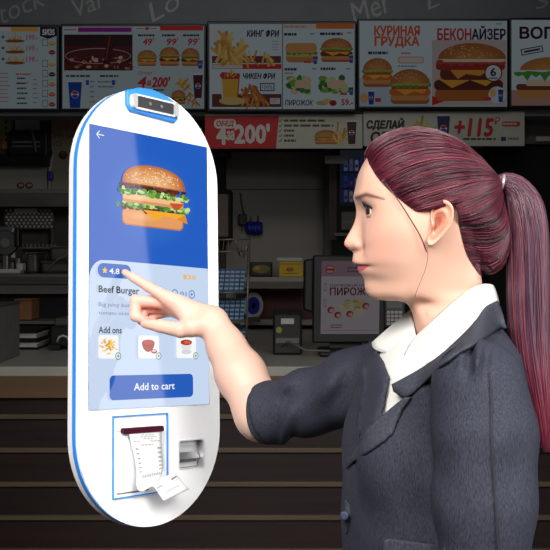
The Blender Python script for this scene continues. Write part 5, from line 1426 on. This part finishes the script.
# blazer collar: folds from the neck down to the notch
def strip(name, A, B, m, n=30, k=8, bulge=.004, th=.003, parent=None):
    I = catmull(A, n); O = catmull(B, n); V = []
    for a, b in zip(I, O):
        for j in range(k):
            f = j / (k - 1); q = a + (b - a) * f
            V.append(P(*q) + np.array([0, -bulge, 0]) * math.sin(math.pi * f))
    o = obj(name, MB().add(V, [(i * k + j, i * k + j + 1, (i + 1) * k + j + 1, (i + 1) * k + j) for i in range(n - 1) for j in range(k - 1)]), m, parent, smooth=True)
    s_ = o.modifiers.new('thickness', 'SOLIDIFY'); s_.thickness = th; s_.offset = 0; return o
def depth(x, y, o, dflt):
    h = hit(x, y); return dflt if h is None else h[1] - o
upE = [(392, 385), (405, 378), (421, 369), (439, 357), (455, 343), (472, 326), (486, 307), (497, 301)]
dnE = [(394, 390.5), (406, 397), (424, 383.5), (441, 366), (458, 353), (476, 343), (494, 332), (506, 328)]
fall = [1.205, 1.195, 1.188, 1.180, 1.172, 1.168, 1.195, 1.26]
strip('collar', [(x, y, min(d, depth(x, y, .008, d))) for (x, y), d in zip(upE, fall)], [(x, y, depth(x, y, .006, d)) for (x, y), d in zip(dnE, [1.2, 1.19, 1.18, 1.17, 1.16, 1.155, 1.16, 1.22])], wool2, parent=blazer)

# ---- trousers and shoes below the frame
tV, tF = surfnets(lambda X: legs_sdf(X, .024), (0, 1.05, .05), (.40, 1.56, 1.08), .009)
obj('trousers', MB().add(tV, tF), mat('trouser_cloth', (40, 42, 52), .8, noise=.06), woman, smooth=True, recalc=False)
for sg in (-1, 1):
    h = np.array([.203, YH, 0]) + lf * sg * .085
    f_ = lambda X: np.maximum(smin(cone(X, h + [0.03, 0, .045], h + fw * .15 + [0, 0, .026], .042, .030), cone(X, h + [0.02, 0, .05], h + [.02, 0, .085], .042, .040), .02), .001 - X[:, 2])
    q, r = surfnets(f_, h + [-.25, -.12, -.002], h + [.12, .12, .13], .006)
    obj('shoe', MB().add(q, r), mat('shoe_leather', (22, 20, 20), .3), woman, smooth=True, recalc=False)

# ---- hair: cap, combed strands, tie, ponytail, loose strands
HCEN = np.array([436., 205.])
outl = np.array([(362.5, 160), (366, 150.5), (374, 140.5), (386, 133.2), (398, 129), (412, 127), (430, 129), (450, 136.5), (470, 150), (486, 165.5), (499, 181), (500, 190), (501.5, 204), (505.5, 218), (509, 235), (508, 252), (502, 267), (493, 274), (480, 273), (468, 270), (455, 264), (420, 262), (390, 262), (372, 230), (360, 190)], float)
oa = np.arctan2(outl[:, 1] - HCEN[1], outl[:, 0] - HCEN[0]); orr = np.hypot(*(outl - HCEN).T)
so = np.argsort(oa); oa, orr = oa[so], orr[so]
oa3 = np.r_[oa - 2 * math.pi, oa, oa + 2 * math.pi]; or3 = np.r_[orr, orr, orr]
HW = 61.0
HCEN_3 = np.array([436., 205., 0])
def hair_pt(D, grow=0.0):
    """unit directions (x, y, l) -> points on the hair surface"""
    D = D / np.linalg.norm(D, axis=-1, keepdims=True)
    phi = np.arctan2(D[..., 1], D[..., 0]); rm = np.interp(phi, oa3, or3)
    rho = np.hypot(D[..., 0], D[..., 1]); lw = np.abs(D[..., 2])
    low = sstep(np.sin(phi) * rm * rho, 10, 55)
    hw = HW - 16 * low
    r = 1 / np.sqrt((rho / rm) ** 2 + (lw / hw) ** 2) + grow
    r = np.maximum(r, skull_r(D) + 1.6 + .6 * grow)
    q = D * r[..., None]
    return np.stack([HCEN[0] + q[..., 0], HCEN[1] + q[..., 1], q[..., 2]], -1)
tie = np.array([499.5, 184.0, 0.])
side = [(365.0, 157.5, 0), (366.5, 158, 8), (370.6, 169, 24), (377.4, 181.5, 35), (385, 193.5, 45), (395.5, 204.5, 51), (403.7, 211, 54), (410.5, 213.5, 55), (417, 211, 56), (424, 207, 56.8), (430.5, 204, 57.3), (437, 203, 58), (443, 206, 58.5), (446, 213, 57.5), (449, 223, 54), (452, 234, 50), (456, 246, 44), (461, 257, 36), (467, 264, 26), (474, 268.5, 12), (476, 269.5, 0)]
side = catmull(side, 330)
hairm = colattr_mat('hair', .34, spec=.6)
bsdf = hairm.node_tree.nodes['Principled BSDF']; bsdf.inputs['Anisotropic'].default_value = .4
hbvh = BVHTree.FromPolygons([Vector(v) for v in head_V], [tuple(f) for f in head_F])
NPH, NPS = 180, 61
cw = W(HCEN[0], HCEN[1], 0.0); SKR = np.zeros((NPH, NPS))
for i in range(NPH):
    for j in range(NPS):
        ph_, ps_ = -math.pi + 2 * math.pi * i / NPH, math.pi / 2 * j / (NPS - 1)
        dd = Vector((math.cos(ps_) * math.cos(ph_), math.sin(ps_), -math.cos(ps_) * math.sin(ph_)))
        r_h = hbvh.ray_cast(Vector(cw), dd)
        SKR[i, j] = r_h[3] / S_ if r_h[0] is not None else 0
def skull_r(D):
    ph_ = (np.arctan2(D[..., 1], D[..., 0]) + math.pi) / (2 * math.pi) * NPH; ps_ = np.arcsin(np.clip(np.abs(D[..., 2]), 0, 1)) / (math.pi / 2) * (NPS - 1)
    i = np.floor(ph_).astype(int); f = ph_ - i; j = np.clip(np.floor(ps_).astype(int), 0, NPS - 2); g = ps_ - j
    a = SKR[i % NPH, j] * (1 - f) + SKR[(i + 1) % NPH, j] * f; b = SKR[i % NPH, j + 1] * (1 - f) + SKR[(i + 1) % NPH, j + 1] * f
    return a * (1 - g) + b * g
def strand_dirs(h, n, sag):
    hd = np.array([h[0] - HCEN[0], h[1] - HCEN[1], h[2]]); hd /= np.linalg.norm(hd)
    td = tie - np.array([HCEN[0], HCEN[1], 0]); td = td / np.linalg.norm(td)
    f = np.linspace(0, 1, n)[:, None]
    lowk = float(sstep(h[1], 206, 250))
    md = hd * .5 + td * .5 + np.array([.30, .75, 0.18 * np.sign(h[2])]) * (.15 + 1.2 * lowk) * lowk + np.array([0, 0, .10 * np.sign(h[2])]) * (1 - lowk) + sag
    d = (1 - f) ** 2 * hd + 2 * f * (1 - f) * md + f ** 2 * td
    return d
cap = MB(); V = []; NS = 22
full = np.vstack([side * [1, 1, -1], (side)[::-1][1:-1]])
for h in full[::2]:
    d = strand_dirs(h, NS, np.zeros(3)); p = hair_pt(d, -1.8)
    V.append(W(p[:, 0], p[:, 1], p[:, 2]))
nS = len(V); cap.add(np.concatenate(V), [(i * NS + j, i * NS + j + 1, ((i + 1) % nS) * NS + j + 1, ((i + 1) % nS) * NS + j) for i in range(nS) for j in range(NS - 1)], lin((70, 20, 36)))
hair_cols = [(74, 22, 38), (92, 30, 46), (54, 16, 28), (108, 38, 54), (40, 12, 22), (128, 54, 68)]
NSTR = 2300; n_ = 16
for s in range(NSTR):
    u = RNG.random(); sg = -1 if RNG.random() < .62 else 1
    h = side[int(u * (len(side) - 1))] * [1, 1, sg]
    clump = math.sin(u * 60) * .02 + math.sin(u * 143 + 1) * .02
    d = strand_dirs(h, n_, RNG.normal(0, .022, 3) + clump * np.array([.4, 1, 0]))
    p = hair_pt(d, RNG.uniform(-1.6, .7))
    f = np.linspace(0, 1, n_)[:, None]; k = np.clip(1 - f * 8, 0, 1)
    p = p - (p - HCEN_3) / np.linalg.norm(p - HCEN_3, axis=1)[:, None] * k * 1.2
    w3 = W(p[:, 0], p[:, 1], p[:, 2])
    ci_ = RNG.choice(6, p=[.28, .24, .18, .14, .1, .06])
    r = np.full(n_, .00085 * RNG.uniform(.6, 1.3)); r[0] *= .3; r[1] *= .7
    cap.tube(list(w3), r, 3, lin(hair_cols[ci_]), caps=False)
obj('hair', cap, hairm, woman, smooth=True, col=True, recalc=False)
# loose strands in front of the ear and along the hairline
mb = MB()
for pts in ([(369, 164, 20), (374, 175, 33), (381, 187, 45), (393.6, 206, 53), (404.6, 224, 55.5), (411.5, 236, 56), (415.8, 246, 56), (418.5, 252, 53)],
            [(419, 248, 53), (420, 258, 50), (418.5, 268, 47.5), (415, 278, 45.5), (411.5, 287, 43.5), (409, 296, 40)]):
    q = catmull(pts, 30); q[:, 2] *= -1
    rr_ = .0008 if len(pts) != 6 or pts[0][0] != 419 else .0003
    mb.tube(list(W(q[:, 0], q[:, 1], q[:, 2])), rr_, 5, lin((74, 22, 34)))
    q[:, 2] *= -1; mb.tube(list(W(q[:, 0], q[:, 1], q[:, 2])), rr_, 5, lin((74, 22, 34)))
obj('loose_strand', mb, hairm, woman, smooth=True, col=True, recalc=False)
# ponytail
cl = catmull([(499.5, 184, 7.5, 7), (507, 182.5, 9.5, 9), (517, 190, 13.5, 13), (524, 206, 18, 18), (527.5, 230, 19.5, 20), (528, 262, 20, 21), (528, 300, 20, 21), (529.5, 340, 19, 19), (534, 378, 16, 16), (540, 415, 11, 11), (545, 452, 5, 5)], 40)
pony = MB(); V = []; m_ = 20
tg = np.gradient(cl[:, :2], axis=0); tg /= np.linalg.norm(tg, axis=1)[:, None]; nm = np.c_[-tg[:, 1], tg[:, 0]]
for i in range(40):
    for k in range(m_):
        b = 2 * math.pi * k / m_; o_ = cl[i, :2] + nm[i] * math.cos(b) * cl[i, 2] * .88; V.append(W(o_[0], o_[1], math.sin(b) * cl[i, 3] * .88))
pony.add(V, [(i * m_ + k, i * m_ + (k + 1) % m_, (i + 1) * m_ + (k + 1) % m_, (i + 1) * m_ + k) for i in range(39) for k in range(m_)] + [tuple(range(m_)), tuple(39 * m_ + k for k in range(m_))], lin((66, 30, 46)))
pcol = [(88, 54, 68), (74, 42, 56), (104, 66, 78), (60, 33, 46), (112, 58, 70), (84, 58, 76)]
for s in range(900):
    b = RNG.uniform(0, 2 * math.pi); q = math.sqrt(RNG.uniform(.72, 1.06)); e = RNG.uniform(.80, 1.0); n_ = 22; c0 = lin(pcol[RNG.integers(6)]); ph_ = RNG.uniform(0, 6)
    pts, cc = [], []
    for j in range(n_):
        g = j / (n_ - 1) * e * 39; i = min(int(g), 38); f = g - i; cc_ = cl[i] * (1 - f) + cl[i + 1] * f; nn_ = nm[i] * (1 - f) + nm[i + 1] * f
        bb = b + .25 * math.sin(g * .09 + ph_); o_ = cc_[:2] + nn_ * math.cos(bb) * cc_[2] * q
        pts.append(W(o_[0], o_[1], math.sin(bb) * cc_[3] * q))
        t = float(sstep(np.array(g), 24, 38)); c_ = c0 * (1 - t) + lin((126, 42, 62)) * t; cc += [c_] * 3
    r = np.full(n_, .0009 * RNG.uniform(.6, 1.3)); r[-3:] *= (.8, .5, .15)
    pony.tube(pts, r, 3, np.array(cc), caps=False)
obj('ponytail', pony, hairm, woman, smooth=True, col=True, recalc=False)
mb = MB(); V = []; a_ = np.array([501.2, 183.8]); 
for i in range(24):
    b = 2 * math.pi * i / 24
    for k in range(10):
        g = 2 * math.pi * k / 10; r_t = 8.6 + 1.6 * math.cos(g); V.append(W(a_[0] + 1.7 * math.sin(g) - .25 * r_t * math.cos(b), a_[1] + r_t * math.cos(b), r_t * math.sin(b)))
mb.add(V, [(i * 10 + k, i * 10 + (k + 1) % 10, ((i + 1) % 24) * 10 + (k + 1) % 10, ((i + 1) % 24) * 10 + k) for i in range(24) for k in range(10)])
obj('hair_tie', mb, mat('hair_tie_silver', (170, 165, 166), .35, metal=.4), woman, smooth=True)
# ------------------------------------------------------------------ light: added key lamps, added window, header fill, kitchen lamp
def area(name, loc, target, size, power, colr=(1, 1, 1), sy=None, spread=180):
    l = bpy.data.lights.new(name, 'AREA'); l.energy = power; l.color = colr; l.size = size
    if sy: l.shape = 'RECTANGLE'; l.size_y = sy
    l.spread = math.radians(spread)
    o = bpy.data.objects.new(name, l); COL.objects.link(o); o.location = loc
    o.rotation_euler = (Vector(target) - Vector(loc)).to_track_quat('-Z', 'Y').to_euler(); return o
area('added_window_light', (XR - .03, (WY0 + WY1) / 2 + .005, (WZ0 + WZ1) / 2), (0, (WY0 + WY1) / 2 + .005, (WZ0 + WZ1) / 2), WY1 - WY0 - .08, 23, (1, 1, 1), WZ1 - WZ0 - .1, 120)  # lamp in the added window, makes the glare on the kiosk screen
area('added_key_light', (-.9, -.7, 3.0), (.15, 1.35, 1.3), 1.4, 19, (1, .97, .94), None, 66)  # unseen soft key lamp, added to light the woman
area('added_key_light', (1.2, -.9, 2.9), (0, 1.5, 1.3), 1.4, 17.5, (1, .985, .97), None, 66)  # second added key lamp, brightens the kiosk front
area('kitchen_light', (0, 5.4, 3.6), (0, 5.6, 0), 2.4, 2.4, (1, .97, .9), .5)
area('header_fill_light', (0, 4.4, 3.55), (0, 6.6, 2.75), 3.6, 2.6, (1, .99, .97), .4, 90)  # unseen lamp added to lift the header and banners
wd = bpy.data.worlds.new('room'); SC.world = wd; wd.use_nodes = True
wd.node_tree.nodes['Background'].inputs['Color'].default_value = (.5, .52, .56, 1); wd.node_tree.nodes['Background'].inputs['Strength'].default_value = .3
# ------------------------------------------------------------------ camera
cd = bpy.data.cameras.new('camera'); cam_o = bpy.data.objects.new('camera', cd); COL.objects.link(cam_o); SC.camera = cam_o
cd.sensor_width = 36; cd.lens = 36 * FPX / 550; cd.shift_y = -(275 - HY) / 550; cd.clip_start = .05
cam_o.location = (0, 0, HC); cam_o.rotation_euler = (math.pi / 2, 0, 0)
vs_ = SC.view_settings; vs_.view_transform = 'Standard'; vs_.look = 'None'; vs_.gamma = 1; vs_.exposure = 0; vs_.use_curve_mapping = False
SC.cycles.use_denoising = True
SC.cycles.max_bounces = 6
